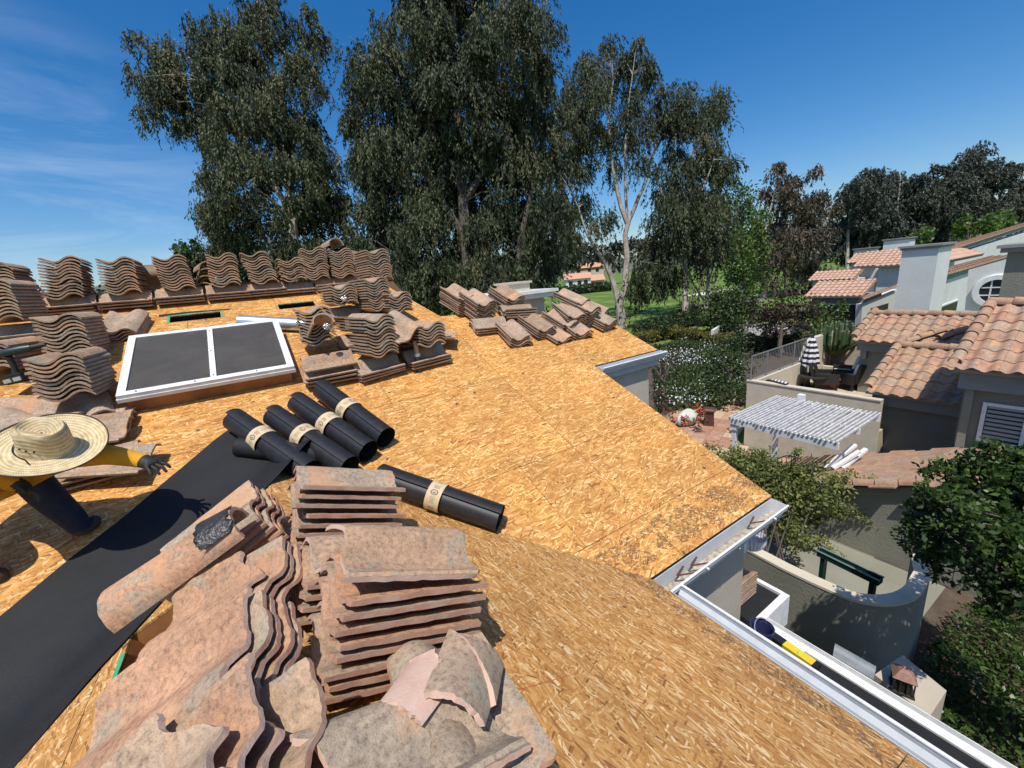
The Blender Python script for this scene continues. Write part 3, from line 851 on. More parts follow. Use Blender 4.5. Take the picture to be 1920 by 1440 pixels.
# stacks right of the skylight
S(611, 692, 11, -3, 'the stack at the end of the galvanized duct', None, base=0, dy=.2, off=.13)
for k, (px, py, yaw, off) in enumerate(((622, 702, 88, .04), (615, 697, 90, .09), (617, 690, 91, .125), (617, 676, 90, .165))):
    place(random.choice(TILE_MESH), onroof(onB(px, py, off), yaw), ordl(k, 4, 'pale roof tile in the flat pile at the skylight corner'), 'flat pile at the skylight corner')
place(BARREL_MESH, lvl(onB(598, 625, .36), 12, -28), 'round ridge tile leaning behind the stack at the duct end', None, 'ridge_tile', 'ridge tile')
S(728, 718, 12, 10, 'the corner-on stack nearest the felt rolls', None, base=3, byaw=98, dy=.2)
S(816, 694, 7, 8, 'the low stack behind the vent pipe', None, base=3, byaw=95, dy=.18)
S(652, 606, 7, 6, 'the small stack with a crumpled foil on it', None, base=2, byaw=92, dy=.15)
S(718, 608, 12, 12, 'the tall two-tier stack at the ridge end, lower tier', None, base=0, dy=.2, off=.05)
S(734, 588, 12, 8, 'the tall two-tier stack at the ridge end, rear tier', None, base=0, dy=.35, off=.25)
S(760, 614, 7, 8, 'the stack behind the jumble of broken tiles', None, base=0, dy=.25, off=.05)
S(692, 662, 5, 10, 'the half-hidden stack behind the corner-on stack', None, base=2, byaw=95, dy=.2)
jum = [(706, 612, 20, .25, 20), (726, 622, 70, .3, -18), (756, 617, 40, .22, 10), (780, 622, 95, .2, 5), (803, 620, 85, .17, -10), (818, 627, 60, .12, 15), (764, 637, 80, .12, 0), (788, 642, 92, .08, 0), (746, 612, 15, .42, -25)]
for px, py, yaw, off, tilt in jum:
    place(random.choice(TILE_MESH), onroof(onB(px, py, off), yaw) @ Matrix.Rotation(math.radians(tilt), 4, 'Y'), 'chipped roof tile in the jumbled heap by the vent pipe', 'jumbled tiles by the vent pipe')
# heaps at the low ridge on the right
S(905, 603, 9, 6, 'the square stack at the lower ridge', None, level=False, dy=.15)
S(958, 592, 9, 4, 'the orange-edged stack before the chimney', None, level=False, dy=.15)
S(880, 594, 8, 10, 'the greyish stack behind the square stack', None, level=False, dy=.25)
for nm_, (px, py, yaw, off, tilt, n) in zip(('lying crosswise', 'tipped', 'of four before the chimney', 'beside the wing seam', 'of two on the seam'), ((918, 618, 84, .03, 0, 3), (970, 604, 80, .10, 14, 4), (962, 635, -6, .03, 0, 4), (1004, 622, 4, .05, 0, 4), (1036, 630, 8, .03, 0, 2))):
    stack(onroof(onB(px, py), yaw) @ Matrix.Rotation(math.radians(tilt), 4, 'Y'), n, 'grey-brown tile at the lower ridge, pile ' + nm_, 'spread heap at the lower ridge', z0=off, pitch=.033)
for nm_, (px, py, yaw, off, n) in zip(('of four', 'of six', 'of eight', 'of three on another', 'beside the rake', 'in front', 'across the top'), ((1048, 612, 4, .04, 4), (1062, 606, -8, .05, 6), (1084, 602, 6, .04, 8), (1064, 592, 10, .24, 3), (1118, 608, 8, .03, 4), (1074, 622, -3, .03, 3), (1106, 592, 16, .12, 2))):
    stack(onroof(onB(px, py), yaw), n, 'tile on the small wing, pile ' + nm_, 'heap on the small wing', z0=off, pitch=.034)

# ------------------------------------------------------------------ foreground piles astride the near ridge
NEAR = [M_TILE_NEAR, M_CLAYRED]
NM = [s_tile('roof_tile', NEAR, L=.475 + d, npf=22, nl=14, seed=40 + i, rough=.004) for i, d in enumerate((0, -.01, .008))]
def jag(a, seed):
    r = random.Random(seed); ph = [r.uniform(0, 6.28) for _ in range(3)]
    return lambda u: max(0, a * (.55 + .5 * math.sin(u * 4 + ph[0])) + a * .22 * math.sin(u * 11 + ph[1]) + a * .05 * math.sin(u * 33 + ph[2]))
zero = lambda u: 0.0
BROK1 = s_tile('roof_tile', [M_TILE_NEAR, M_CLAY], L=.52, npf=30, nl=14, seed=61, rough=.0025, ends=(jag(.13, 5), zero))
BROK2 = s_tile('roof_tile', [M_TILE_NEAR, M_CLAY], L=.50, npf=30, nl=14, seed=62, rough=.0025, ends=(jag(.06, 9), jag(.05, 2)))
BROK3 = s_tile('roof_tile', [M_TILE_NEAR, M_CLAY], L=.46, npf=30, nl=14, seed=63, rough=.0025, ends=(zero, jag(.12, 4)))
BIGB = barrel('ridge_tile', [M_TILE_NEAR, M_CLAYRED], L=.50, r0=.115, r1=.098, T=.018, n=22, nl=8, rough=.002)
SHARD = barrel('tile_shard', [M_CLAY, M_CLAY], L=.22, r0=.15, r1=.13, T=.015, n=18, ang=math.pi * .42, nl=8, rough=.006, cut0=lambda u: .16 * abs(u - .35))
SHARD2 = barrel('tile_shard', [M_TILE_NEAR, M_CLAY], L=.26, r0=.15, r1=.13, T=.016, n=18, ang=math.pi * .45, nl=8, rough=.004, cut0=lambda u: .2 * u)
def fA(x, y, off, yaw=0.0, tilt=0.0, pit=0.0):   # length axis runs down slope A (towards the gutter)
    R = Matrix.Rotation(math.radians(-90 + yaw), 4, 'Z')
    S_ = basis((0, 1, 0), (-CT, 0, ST), NA, (x, y, zA(x)))   # across, length, up
    return S_ @ Matrix.Translation((0, 0, off)) @ Matrix.Rotation(math.radians(yaw), 4, 'Z') @ Matrix.Rotation(math.radians(tilt), 4, 'Y') @ Matrix.Rotation(math.radians(pit), 4, 'X')
def fC(x, y, off, yaw=0.0, tilt=0.0, pit=0.0):   # length axis runs up slope C (towards the ridge)
    S_ = basis((0, -1, 0), (CT, 0, ST), NC, (x, y, zC(x)))
    return S_ @ Matrix.Translation((0, 0, off)) @ Matrix.Rotation(math.radians(yaw), 4, 'Z') @ Matrix.Rotation(math.radians(tilt), 4, 'Y') @ Matrix.Rotation(math.radians(pit), 4, 'X')
def nstack(F, x, y, n, label, group, pitch=.044, z0=.05, jx=.012, yaw=0, tilt=0, xs=0.0):
    for k in range(n):
        place(NM[k % 3], F(x + random.uniform(-jx, jx) + xs * k, y + random.uniform(-.006, .006), z0 + k * pitch, yaw + random.uniform(-1.5, 1.5), tilt + random.uniform(-1, 1)), ordl(k, n, label), group)
nstack(fA, .14, 2.07, 5, 'terracotta tile low in the near stack beside the lone felt roll', 'lower tiles of the near stack by the lone felt roll')
nstack(fA, .11, 2.08, 3, 'terracotta tile on top of the near stack beside the lone felt roll', 'upper tiles of the near stack by the lone felt roll', z0=.05 + 5 * .044)
nstack(fA, .12, 1.60, 4, 'terracotta tile under the pink-chipped tile on the near ridge', 'tiles under the pink-chipped tile')
place(BROK1, fA(.15, 1.58, .245, 3, 4), 'terracotta tile with a pale pink chipped end, on the middle near stack', None)
nstack(fA, .12, 1.24, 8, 'terracotta tile in the wide-gapped stack with red edges', 'tiles of the wide-gapped near stack', pitch=.043, z0=.045, xs=.004, jx=.016)
place(BROK2, fA(.12, 1.25, .415, -3, -6, 2), 'greyish terracotta tile with a cracked near edge topping the wide-gapped stack', None)
nstack(fA, .08, .80, 4, 'terracotta tile at the foot of the broken shards', 'tiles at the foot of the broken shards', pitch=.038, jx=.02, yaw=4)
place(SHARD2, fA(.18, .87, .155, 48, -8, 4), 'curved broken ridge tile piece lying over the pink shard', None, 'tile_shard', 'tile shard')
place(SHARD, fA(.09, .87, .155, 34, 8, -4) @ Matrix.Scale(.82, 4), 'pale pink curved shard of broken tile', None, 'tile_shard', 'tile shard')
place(NM[1], fA(.19, .85, .19, 84, 3, 3), 'rounded grey tile lying crosswise beside the shards', None)
place(BROK3, fA(.02, .76, .22, 6, 6, 0), 'moss-stained broken tile lying flat below the shards', None)
# left of the ridge: tiles fanned towards the camera, heads up at the ridge
def fan(px0, px1, off0, off1, me, label, roll=0.0, name='roof_tile', cat='roof tile', L=.5, group=None, drop=0.0, slide=0.0):
    a, b = onC(*px0, off0), onC(*px1, off1)           # tail and head centres
    d = (b - a).normalized(); c = b - d * (L / 2 + slide)
    n = (Vector(NC) - d * Vector(NC).dot(d)).normalized()
    x = d.cross(n).normalized()
    M = basis(x, d, n, c) @ Matrix.Rotation(math.radians(roll), 4, 'Y') @ Matrix.Translation((0, 0, -drop))
    return place(me, M, label, group, name, cat)
for k in range(5):
    fan((318, 1060), (479, 930), .20, .25, NM[k % 3], 'speckled terracotta tile in the stack at the felt edge, ' + ORD[4 - k], 8, group='tiles of the stack at the felt edge', drop=.042 * k, slide=-.003 * k)
ridge_t = fan((262, 1128), (463, 985), .24, .26, BIGB, 'speckled ridge tile with a blob of black tar at its upper end', 0, 'ridge_tile', 'ridge tile')
for k in range(4):
    fan((284, 1194), (507, 1064), .19, .23, (BROK3, NM[0], NM[1], NM[2], NM[0])[k], 'terracotta tile with a jagged upper end beside the tarred ridge tile' if k == 0 else 'terracotta tile under the jagged tile by the tarred ridge tile, ' + ORD[3 - k], 8, group=None if k == 0 else 'tiles under the jagged tile', drop=.034 * k, slide=-.003 * k)
for k in range(5):
    fan((212, 1376), (472, 1196), .30, .33, (BROK2, NM[0], NM[1], NM[2], NM[0], NM[1], NM[2])[k], 'large orange-stained terracotta tile with a broken grey head' if k == 0 else 'terracotta tile under the large orange-stained tile, ' + ORD[4 - k], 10, group=None if k == 0 else 'tiles under the orange-stained tile', drop=.034 * k, slide=-.003 * k)
for k in range(4):
    fan((300, 1490), (450 + 14 * k, 1330 + 4 * k), .34, .37, (BROK3, BROK2, BROK3, NM[1])[k], 'broken grey-headed tile in the fan below the orange-stained tile, ' + ORD[3 - k], 12, group='fanned broken tiles below the orange-stained tile', drop=.05 * k)
# tar on the ridge tile, foil scraps
TARP = barrel('tar_patch', [M_TAR, M_TAR], L=.12, r0=.121, r1=.105, T=.008, n=16, ang=math.pi * .5, nl=5, rough=.014, seed=8)
link('tar_patch', TARP, M=ridge_t.matrix_basis @ Matrix.Translation((0, .185, .001)) @ Matrix.Rotation(math.radians(14), 4, 'Y'), label='blob of black tar stuck on the speckled ridge tile', cat='tar')
M_FOIL = simple('crumpled_foil', (.7, .7, .7), (.9, .9, .9), 40, .22, metal=1.0, bmp=1.0, bscale=50, bdist=.02)
for (px, py, off, lab) in ((645, 560, .32, 'crumpled foil ball on the small stack by the ridge end'), (612, 612, .50, 'crumpled foil ball on the stack at the duct end')):
    s = MB(); c = onB(px, py, off); me = bmesh.new(); bmesh.ops.create_icosphere(me, subdivisions=3, radius=.032)
    for v in me.verts: v.co *= 1 + random.uniform(-.22, .22)
    mm = bpy.data.meshes.new('foil_ball'); me.to_mesh(mm); me.free(); mm.materials.append(M_FOIL)
    link('foil_ball', mm, M=Matrix.Translation(c), label=lab, cat='foil')
# vent pipe through the roof with a tarred foot
b = onB(787, 697)
vp = empty('vent_pipe', b, 'short vent pipe with grey collar and black foot among the tiles', 'vent pipe')
s = MB(); s.tube([b, b + Vector((0, 0, .17))], .028, 14); s.build('pipe_foot', M_TAR, vp, smooth=True)
s = MB(); s.tube([b + Vector((0, 0, .165)), b + Vector((0, 0, .20))], .034, 14); s.build('collar', M_GALV, vp, smooth=True)
s = MB(); s.tube([b + Vector((0, 0, .20)), b + Vector((0, 0, .33))], .024, 14); s.build('pipe', simple('pinkish_pipe', (.36, .25, .2), rough=.7), vp, smooth=True)
# ================================================================== lower parts of the house beside the courtyard
lr = MB(); lr.box((1.66, -2.4, -3.30), (3.255, 1.42, -3.21)); low = lr.build('lower_roof', M_FELT, house)
s = MB(); s.box((3.256, -2.4, -3.42), (3.325, 1.45, -3.195)); s.build('parapet_cap', M_WHITE, low)
s = MB(); s.sweep([(0, 0), (0, -.10), (.05, -.10), (.06, 0), (.054, 0), (.045, -.094), (.006, -.094), (.006, 0)], (3.328, -2.4, -3.21), (3.328, 1.45, -3.21), (1, 0, 0), (0, 0, 1)); s.build('gutter', M_WHITE, low)
s = MB(); s.box((1.66, -2.4, GZ), (3.19, 1.59, -3.43)); s.build('lower_wall', M_TAN, house)
s = MB(); s.box((3.21, 1.50, -3.26), (3.72, 2.15, -3.20)); bay = s.build('bay_roof', M_FELT, house)
s = MB(); s.box((3.19, 1.44, -3.50), (3.76, 1.50, -3.17)); s.box((3.72, 1.50, -3.50), (3.765, 2.2, -3.171)); s.build('bay_fascia', M_WHITE, bay)
s = MB(); s.box((3.21, 1.55, GZ), (3.66, 2.1, -3.30)); s.build('bay_wall', M_TAN, bay)
for k in range(8):
    place(TILE_MESH[k % 3], Matrix.Translation((3.32 + random.uniform(-.006, .006), 1.80, -3.16 + .031 * k)) @ Matrix.Rotation(math.radians(90), 4, 'Z'), ordl(k, 8, 'roof tile stacked on the small bay roof below the gutter end'), 'tiles on the bay roof')
s = MB(); s.add([(3.395, .96, -3.23), (3.40, .70, -3.23), (3.42, .70, -3.10), (3.415, .96, -3.10), (3.398, .96, -3.23), (3.403, .70, -3.23), (3.423, .70, -3.10), (3.418, .96, -3.10)], [(0, 1, 2, 3), (7, 6, 5, 4), (0, 4, 5, 1), (1, 5, 6, 2), (2, 6, 7, 3), (3, 7, 4, 0)])
s.build('metal_flashing', M_GALV, label='strip of pale sheet metal stuck up along the lower white gutter', cat='flashing')
# bucket, level and leaflet left on the lower roof
bk = empty('bucket', (3.08, 1.36, -3.21), 'dark blue plastic bucket on the lower roof below the gutter corner', 'bucket')
M_BLUE = simple('dark_blue_plastic', (.02, .025, .08), (.03, .035, .11), 10, .4)
s = MB(); s.lathe([(.07, 0), (.085, .17), (.092, .17), (.092, .155), (.08, .15), (.066, .01), (.001, .008)], 24, Matrix.Translation((3.08, 1.36, -3.21))); s.build('pail', M_BLUE, bk, smooth=True)
s = MB(); s.tube([Vector((3.08 + .09 * math.cos(a), 1.36 + .09 * math.sin(a) * .5, -3.05 + .05 * math.sin(a))) for a in np.linspace(0, math.pi, 9)], .004, 6); s.build('handle', M_GALV, bk)
lv = empty('spirit_level', (3.18, 1.12, -3.2), 'yellow and black spirit level lying on the lower roof', 'spirit level')
Mv = Matrix.Translation((3.17, 1.20, -3.17)) @ Matrix.Rotation(math.radians(-4), 4, 'Z')
M_YEL = simple('yellow_paint', (.62, .46, .02), (.70, .52, .03), 8, .45)
s = MB(); s.box((-.035, -.20, -.02), (.035, .02, .02), Mv); s.build('rail', M_YEL, lv)
s = MB(); s.box((-.036, .02, -.021), (.036, .12, .021), Mv); s.box((-.037, -.235, -.021), (.037, -.20, .021), Mv); s.build('end_block', simple('black_plastic', (.015, .015, .015), rough=.4), lv)
s = MB(); s.tube([Mv @ Vector((-.02, -.09, .021)), Mv @ Vector((.02, -.09, .021))], .009, 8); s.build('vial', simple('green_vial', (.35, .6, .1), rough=.1), lv)
def leaflet_mat():
    m, t, b = mat('printed_leaflet')
    tx = maths(t, 'GREATER_THAN', noise(t, coords(t, 'Object', False, (140, 40, 1)), 1.0, 2), .55)
    ln = maths(t, 'GREATER_THAN', maths(t, 'SINE', maths(t, 'MULTIPLY', nd_sep(t, 1), 240)), .1)
    t.links.new(mixc(t, maths(t, 'MULTIPLY', maths(t, 'MULTIPLY', tx, ln), .6), (.74, .75, .74), (.15, .17, .2)), b.inputs['Base Color'])
    return m
def nd_sep(t, i):
    sp = t.nodes.new('ShaderNodeSeparateXYZ'); t.links.new(coords(t), sp.inputs[0]); return sp.outputs[i]
s = MB(); s.box((-.07, -.10, 0), (.07, .10, .002))
s.build('leaflet', leaflet_mat(), M=Matrix.Translation((3.235, 1.20, -3.192)) @ Matrix.Rotation(.06, 4, 'Z'), label='white printed leaflet beside the spirit level', cat='leaflet')
# fluted white lamp under the end of the gutter
lp = empty('wall_lamp', (3.22, 1.75, -2.6), 'white fluted bowl lamp on the wall under the gutter end', 'lamp')
s = MB(); n = 48; vs = []; fs = []
c = Vector((3.36, 1.62, -2.42))
for j, (r, z) in enumerate(((.11, .0), (.105, -.05), (.085, -.10), (.05, -.135), (.01, -.14))):
    for k in range(n):
        a = 2 * math.pi * k / n; rr = r * (1 + (.05 if k % 2 else -.03))
        vs.append(c + Vector((rr * math.cos(a), rr * math.sin(a), z)))
for j in range(4):
    for k in range(n): fs.append((j * n + k, j * n + (k + 1) % n, (j + 1) * n + (k + 1) % n, (j + 1) * n + k))
s.add(vs, fs); s.build('shade', M_WHITE, lp)
s = MB(); s.box((3.19, 1.60, -2.52), (3.24, 1.70, -2.40)); s.tube([(3.22, 1.65, -2.46), (3.36, 1.62, -2.42)], .012, 8); s.build('bracket', M_WHITE, lp)

# ================================================================== neighbours
NTM = s_tile('tile', [M_NTILE], L=.43, W=.30, A=.034, T=.014, npf=10, nl=1)
NRB = barrel('edge_tile', [M_NTILE], L=.40, r0=.105, r1=.09, T=.014, n=9, nl=1)
def slopeX(o): return basis((0, -1, 0), (CT, 0, ST), (-ST, 0, CT), o)     # eave along Y, facing -X, u runs to -Y
def tile_roof(root, M, width, length, keep=None, mt=M_NTILE, me=NTM, pw=.275, ex=.355, rake=True, ridge=True, uneven=.006, over=0.10):
    base = MB(); base.add([(0, 0, -.02), (width, 0, -.02), (width, length, -.02), (0, length, -.02), (0, 0, -.10), (width, 0, -.10), (width, length, -.10), (0, length, -.10)], [(0, 1, 2, 3), (7, 6, 5, 4), (0, 4, 5, 1), (3, 2, 6, 7), (0, 3, 7, 4), (1, 5, 6, 2)], M)
    base.build('roof_deck', M_GREYTRIM, root)
    nr = int(length / ex) + 1; nc = int(width / pw) + 1
    for j in range(nr):
        for i in range(nc):
            u = .15 + i * pw; v = .14 + j * ex - over
            if keep and not keep(u, v): continue
            if u > width + .05 or v > length: continue
            J = Matrix.Translation((u + random.uniform(-uneven, uneven), v + random.uniform(-uneven, uneven), .052 + random.uniform(-.004, .004))) @ Matrix.Rotation(math.radians(-2.6 + random.uniform(-.5, .5)), 4, 'X') @ Matrix.Rotation(math.radians(random.uniform(-1, 1)), 4, 'Z')
            link('tile', me, root, M=M @ J)
    if rake:
        for j in range(int(length / .34) + 1):
            J = Matrix.Translation((-.03, .16 + j * .34, .075)) @ Matrix.Rotation(math.radians(-3), 4, 'X')
            link('edge_tile', NRB, root, M=M @ J)
    if ridge:
        for i in range(int(width / .34) + 1):
            J = Matrix.Translation((.14 + i * .34, length, .07)) @ Matrix.Rotation(math.radians(-90), 4, 'Z') @ Matrix.Rotation(math.radians(-3), 4, 'X')
            link('edge_tile', NRB, root, M=M @ J)
def eave_gutter(root, p0, p1, out):
    p0, p1, out = Vector(p0), Vector(p1), Vector(out); up = Vector((0, 0, 1))
    g = MB(); g.sweep([(0, 0), (0, -.09), (.07, -.09), (.10, -.03), (.10, 0), (.094, 0), (.094, -.03), (.066, -.083), (.006, -.083), (.006, 0)], p0, p1, out, up); g.build('gutter', M_GREYTRIM, root)
gh = empty('grey_house', (13, 2, GZ), 'sage grey stucco house with stepped orange tile roofs beside the pergola', 'house')
# nearest roof, top right
P1 = onX(1790.7, 690, 11.3); M1 = slopeX(P1 + Vector((.02, -.02, .06)))
t1 = M1.inverted() @ onP(1862, 572, M1.to_3x3().col[2], M1.translation)
tile_roof(gh, M1, 3.6, t1.y, over=.12)
eave_gutter(gh, (11.34, P1.y, P1.z + .02), (11.34, P1.y - 3.6, P1.z + .02), (-1, 0, 0))
s = MB(); s.box((11.62, -2.4, GZ), (15.5, P1.y - .12, P1.z - .05)); s.build('wall', M_GREY, gh)
s = MB(); s.box((11.42, -2.4, P1.z - .42), (11.615, P1.y - .06, P1.z - .09)); s.build('cornice', M_GREYTRIM, gh)
s = MB(); s.box((11.52, P1.y - .28, GZ + .3), (11.616, P1.y - .16, P1.z - .43)); s.build('downpipe', M_GREY, gh)
# window with white frame and louvred shutters in that wall
wa, wb = onX(1852, 760, 11.6), onX(1906, 835, 11.6)
wn = empty('window', wa); wn.parent = gh; wn.matrix_parent_inverse = WM[gh.name].inverted()
zt, zb_ = wa.z, wb.z; ya, yb = wa.y, wa.y - 1.0
s = MB(); 
for lo, hi in (((11.57, yb, zt), (11.615, ya, zt + .06)), ((11.57, yb, zb_ - .06), (11.615, ya, zb_)), ((11.571, ya, zb_ - .06), (11.614, ya + .06, zt + .06)), ((11.571, yb - .06, zb_ - .06), (11.614, yb, zt + .06)), ((11.572, (ya + yb) / 2 - .025, zb_), (11.613, (ya + yb) / 2 + .025, zt))): s.box(lo, hi)
s.build('frame', M_WHITE, wn)
s = MB(); s.box((11.60, yb, zb_), (11.612, ya, zt)); s.build('pane', M_WINGLASS, wn)
M_SLAT = simple('shutter_slat', (.28, .30, .28), rough=.5)
k = 0; z = zb_ + .05
while z < zt - .03:
    s = MB(); s.add([(11.585, ya - .01, z), (11.585, yb + .01, z), (11.598, yb + .01, z + .05), (11.598, ya - .01, z + .05)], [(0, 1, 2, 3)]); s.build('slat', M_SLAT, wn); z += .085
# middle roof
P2 = onX(1627.8, 733, 13.0); M2 = slopeX(P2 + Vector((.02, -.02, .06)))
t2 = M2.inverted() @ onP(1690, 650, M2.to_3x3().col[2], M2.translation)
tile_roof(gh, M2, P2.y - 1.75, t2.y, over=.12)
eave_gutter(gh, (13.04, P2.y + .04, P2.z + .02), (13.04, 1.8, P2.z + .02), (-1, 0, 0))
s = MB(); s.box((13.28, 1.4, GZ), (16.1, P2.y - .16, P2.z - .05)); s.build('wall', M_GREY, gh)
s = MB(); s.box((13.12, 1.75, P2.z - .36), (13.275, P2.y - .06, P2.z - .09)); s.build('cornice', M_GREYTRIM, gh)
# far roof of the same house
P3 = onX(1601, 638, 16.0); M3 = slopeX(P3 + Vector((.02, -.02, .06)))
t3 = M3.inverted() @ onP(1640, 590, M3.to_3x3().col[2], M3.translation)
tile_roof(gh, M3, 4.3, t3.y, over=.12)
eave_gutter(gh, (16.04, P3.y + .04, P3.z + .02), (16.04, P3.y - 1.8, P3.z + .02), (-1, 0, 0))
s = MB(); s.box((16.28, .6, GZ), (18.3, P3.y - .16, P3.z - .05)); s.build('wall', M_GREY, gh)
s = MB(); s.box((16.12, 1.75, P3.z - .34), (16.275, P3.y - .06, P3.z - .09)); s.box((16.2, P3.y - .30, P3.z - .62), (16.277, P3.y - .14, P3.z - .345)); s.build('cornice', M_GREYTRIM, gh)
def edge_run(root, a, b, me=NRB, L=.34, up=.0):
    a, b = Vector(a), Vector(b); d = (b - a).normalized(); n = int((b - a).length / L)
    for k in range(max(n, 1)):
        q = d.to_track_quat('Y', 'Z').to_matrix().to_4x4()
        link('edge_tile', me, root, M=Matrix.Translation(a + d * (k + .5) * L + Vector((0, 0, up))) @ q @ Matrix.Rotation(math.radians(-3), 4, 'X'))
n3 = M3.to_3x3().col[2]; o3_ = M3.translation + n3 * .12
edge_run(gh, onP(1700, 641, n3, o3_), onP(1790, 611, n3, o3_))
edge_run(gh, onP(1762, 634, n3, o3_), onP(1830, 610, n3, o3_))
# sage chimney block at the right
c = onX(1884, 500, 14.6)
s = MB(); s.box((14.6, -1.2, -3.0), (15.9, c.y, onX(1893, 473, 14.6).z)); gch = s.build('chimney', M_GREY, gh)
zt = onX(1893, 473, 14.6).z
s = MB(); s.box((14.5, -1.3, zt), (16.0, c.y + .1, zt + .10)); s.box((14.44, -1.36, zt + .10), (16.06, c.y + .16, zt + .17)); s.build('chimney_cap', M_GREYTRIM, gch)
# lean-to roof whose edge tiles cap the near sage wall
XL = 9.3
qa, qb = onX(1500, 905, XL), onX(1762, 903, XL)
Ml = basis((-1, 0, 0), (0, -CT, ST), (0, ST, CT), (11.5, qa.y + .9, qa.z - .9 * TT - .06))
LL = (qa.y + .9 - qb.y + .3) / CT
base = MB(); base.box((0, 0, -.10), (11.5 - XL - .05, LL, -.01), Ml); base.build('roof_deck', M_GREYTRIM, gh)
FLT = MB(); FLT.box((-.14, -.2, -.012), (.14, .2, .012)); FLT = FLT.mesh('tile', M_NTILE)
for j in range(int(LL / .34) + 1):
    for i in range(8):
        link('tile', FLT, gh, M=Ml @ Matrix.Translation((.15 + i * .283 + (.14 if j % 2 else 0), .1 + j * .34, .016)) @ Matrix.Rotation(math.radians(-2.2 + random.uniform(-.4, .4)), 4, 'X'))
edge_run(gh, qa + Vector((0, 0, -.04)), qb + Vector((0, 0, -.04)), L=.35)
mbw = MB()
pl = [(qa.y + .9, GZ - .2), (qa.y + .9, qa.z - .9 * TT - .13), (qb.y - .35, qb.z + .2 * TT - .1), (qb.y - .35, GZ - .2)]
mbw.add([(XL + .06, y, z) for y, z in pl] + [(XL + .26, y, z) for y, z in pl], [(0, 1, 2, 3), (7, 6, 5, 4), (0, 4, 5, 1), (1, 5, 6, 2), (2, 6, 7, 3), (3, 7, 4, 0)]); mbw.build('wall', M_GREY, gh)
s = MB(); s.box((XL + .1, -2.5, GZ - .1), (XL + .3, qb.y - .36, -4.95)); s.build('wall', M_GREY, gh)
mbw = MB(); mbw.sweep([(0, -.08), (-.05, -.12), (-.06, -.24), (0, -.30)], (XL + .058, qa.y + .5, qa.z - .5 * TT), (XL + .058, qb.y - .35, qb.z + .35 * TT), (1, 0, 0), (0, 0, 1)); mbw.build('cornice', M_GREY, gh)

# curved garden wall in front of it
gw = empty('garden_wall', (6, 2, GZ), 'low sage stucco garden wall with rounded corner below the gutter', 'wall')
path = [Vector((6.02, 4.6)), Vector((5.98, 3.0)), Vector((5.94, 2.4)), Vector((5.95, 2.05))]
for a in np.linspace(math.pi, 1.5 * math.pi, 12): path.append(Vector((6.85 + .88 * math.cos(a), 1.78 + .70 * math.sin(a))))
path += [Vector((7.3, 1.10)), Vector((7.75, 1.25))]
def ribbon(path, th, z0, z1):
    m = MB(); n = len(path); vs = []
    for i, p in enumerate(path):
        d = (path[min(i + 1, n - 1)] - path[max(i - 1, 0)]).normalized(); nn = Vector((-d.y, d.x))
        q = p + nn * th
        vs += [(p.x, p.y, z0), (p.x, p.y, z1), (q.x, q.y, z1), (q.x, q.y, z0)]
    fs = []
    for i in range(n - 1):
        for k in range(4): fs.append((4 * i + k, 4 * i + (k + 1) % 4, 4 * i + 4 + (k + 1) % 4, 4 * i + 4 + k))
    fs += [(0, 3, 2, 1), (4 * n - 4, 4 * n - 3, 4 * n - 2, 4 * n - 1)]
    return m.add(vs, fs)
ribbon(path, .16, GZ - .1, -4.64).build('wall_body', M_GREY, gw, smooth=True)
ribbon([p + Vector((-.008, -.008)) for p in path], .178, -4.638, -4.60).build('wall_cap', M_CREAM, gw, smooth=True)
M_GREENBOX = simple('dark_green_plastic', (.008, .03, .022), (.012, .045, .03), 6, .35)
tr = empty('planter_trough', (6.4, 2.2, -4.8), 'long dark green trough behind the curved garden wall', 'trough')
a, b = onZ(1536, 1030, -4.76), onZ(1652, 1086, -4.76)
d = (b - a); q = Matrix.Translation((a + b) / 2) @ Matrix.Rotation(math.atan2(d.y, d.x), 4, 'Z'); hl = d.length / 2
s = MB(); s.box((-hl, -.07, -.09), (hl, -.06, 0), q); s.box((-hl, .06, -.09), (hl, .07, 0), q); s.box((-hl, -.06, -.09), (-hl + .01, .06, 0), q); s.box((hl - .01, -.06, -.09), (hl, .06, 0), q); s.box((-hl + .01, -.06, -.09), (hl - .01, .06, -.05), q)
s.build('box', M_GREENBOX, tr)
for k in (-.8, .8):
    s = MB(); s.box((hl * k - .03, -.05, -1.0), (hl * k + .03, .05, -.091), q); s.build('stand', M_GREENBOX, tr)
s = MB(); s.box((-hl - .01, -.08, 0), (hl + .01, -.055, .012), q); s.box((-hl - .01, .055, 0), (hl + .01, .08, .012), q); s.build('rim', simple('pale_green_rim', (.16, .22, .2), rough=.4), tr)
# pillar with a lantern
pi = [onZ(*p, -5.0) for p in ((1640, 1265), (1692, 1228), (1775, 1295), (1742, 1345))]
s = MB(); s.prism([(p.x, p.y) for p in pi], GZ, -5.0); s.build('gate_pillar', M_TAN, label='square tan stucco pillar carrying a lantern by the dark shrubs', cat='pillar')
lc = onZ(1690, 1292, -5.0); lc.z = -5.0
ln = empty('lantern', lc, 'brown lantern with rusty roof on the tan pillar', 'lantern')
M_RUST = simple('rusty_copper', (.22, .12, .09), (.34, .2, .16), 25, .7)
M_IRON = simple('dark_iron', (.02, .017, .014), (.035, .03, .025), 20, .55)
L0 = Matrix.Translation(lc) @ Matrix.Rotation(.35, 4, 'Z') @ Matrix.Scale(.78, 4)
s = MB(); s.box((-.13, -.13, 0), (.13, .13, .03), L0); s.build('cage_plate', M_IRON, ln)
s = MB(); s.box((-.12, -.12, .25), (.12, .12, .27), L0); s.build('cage_plate', M_IRON, ln)
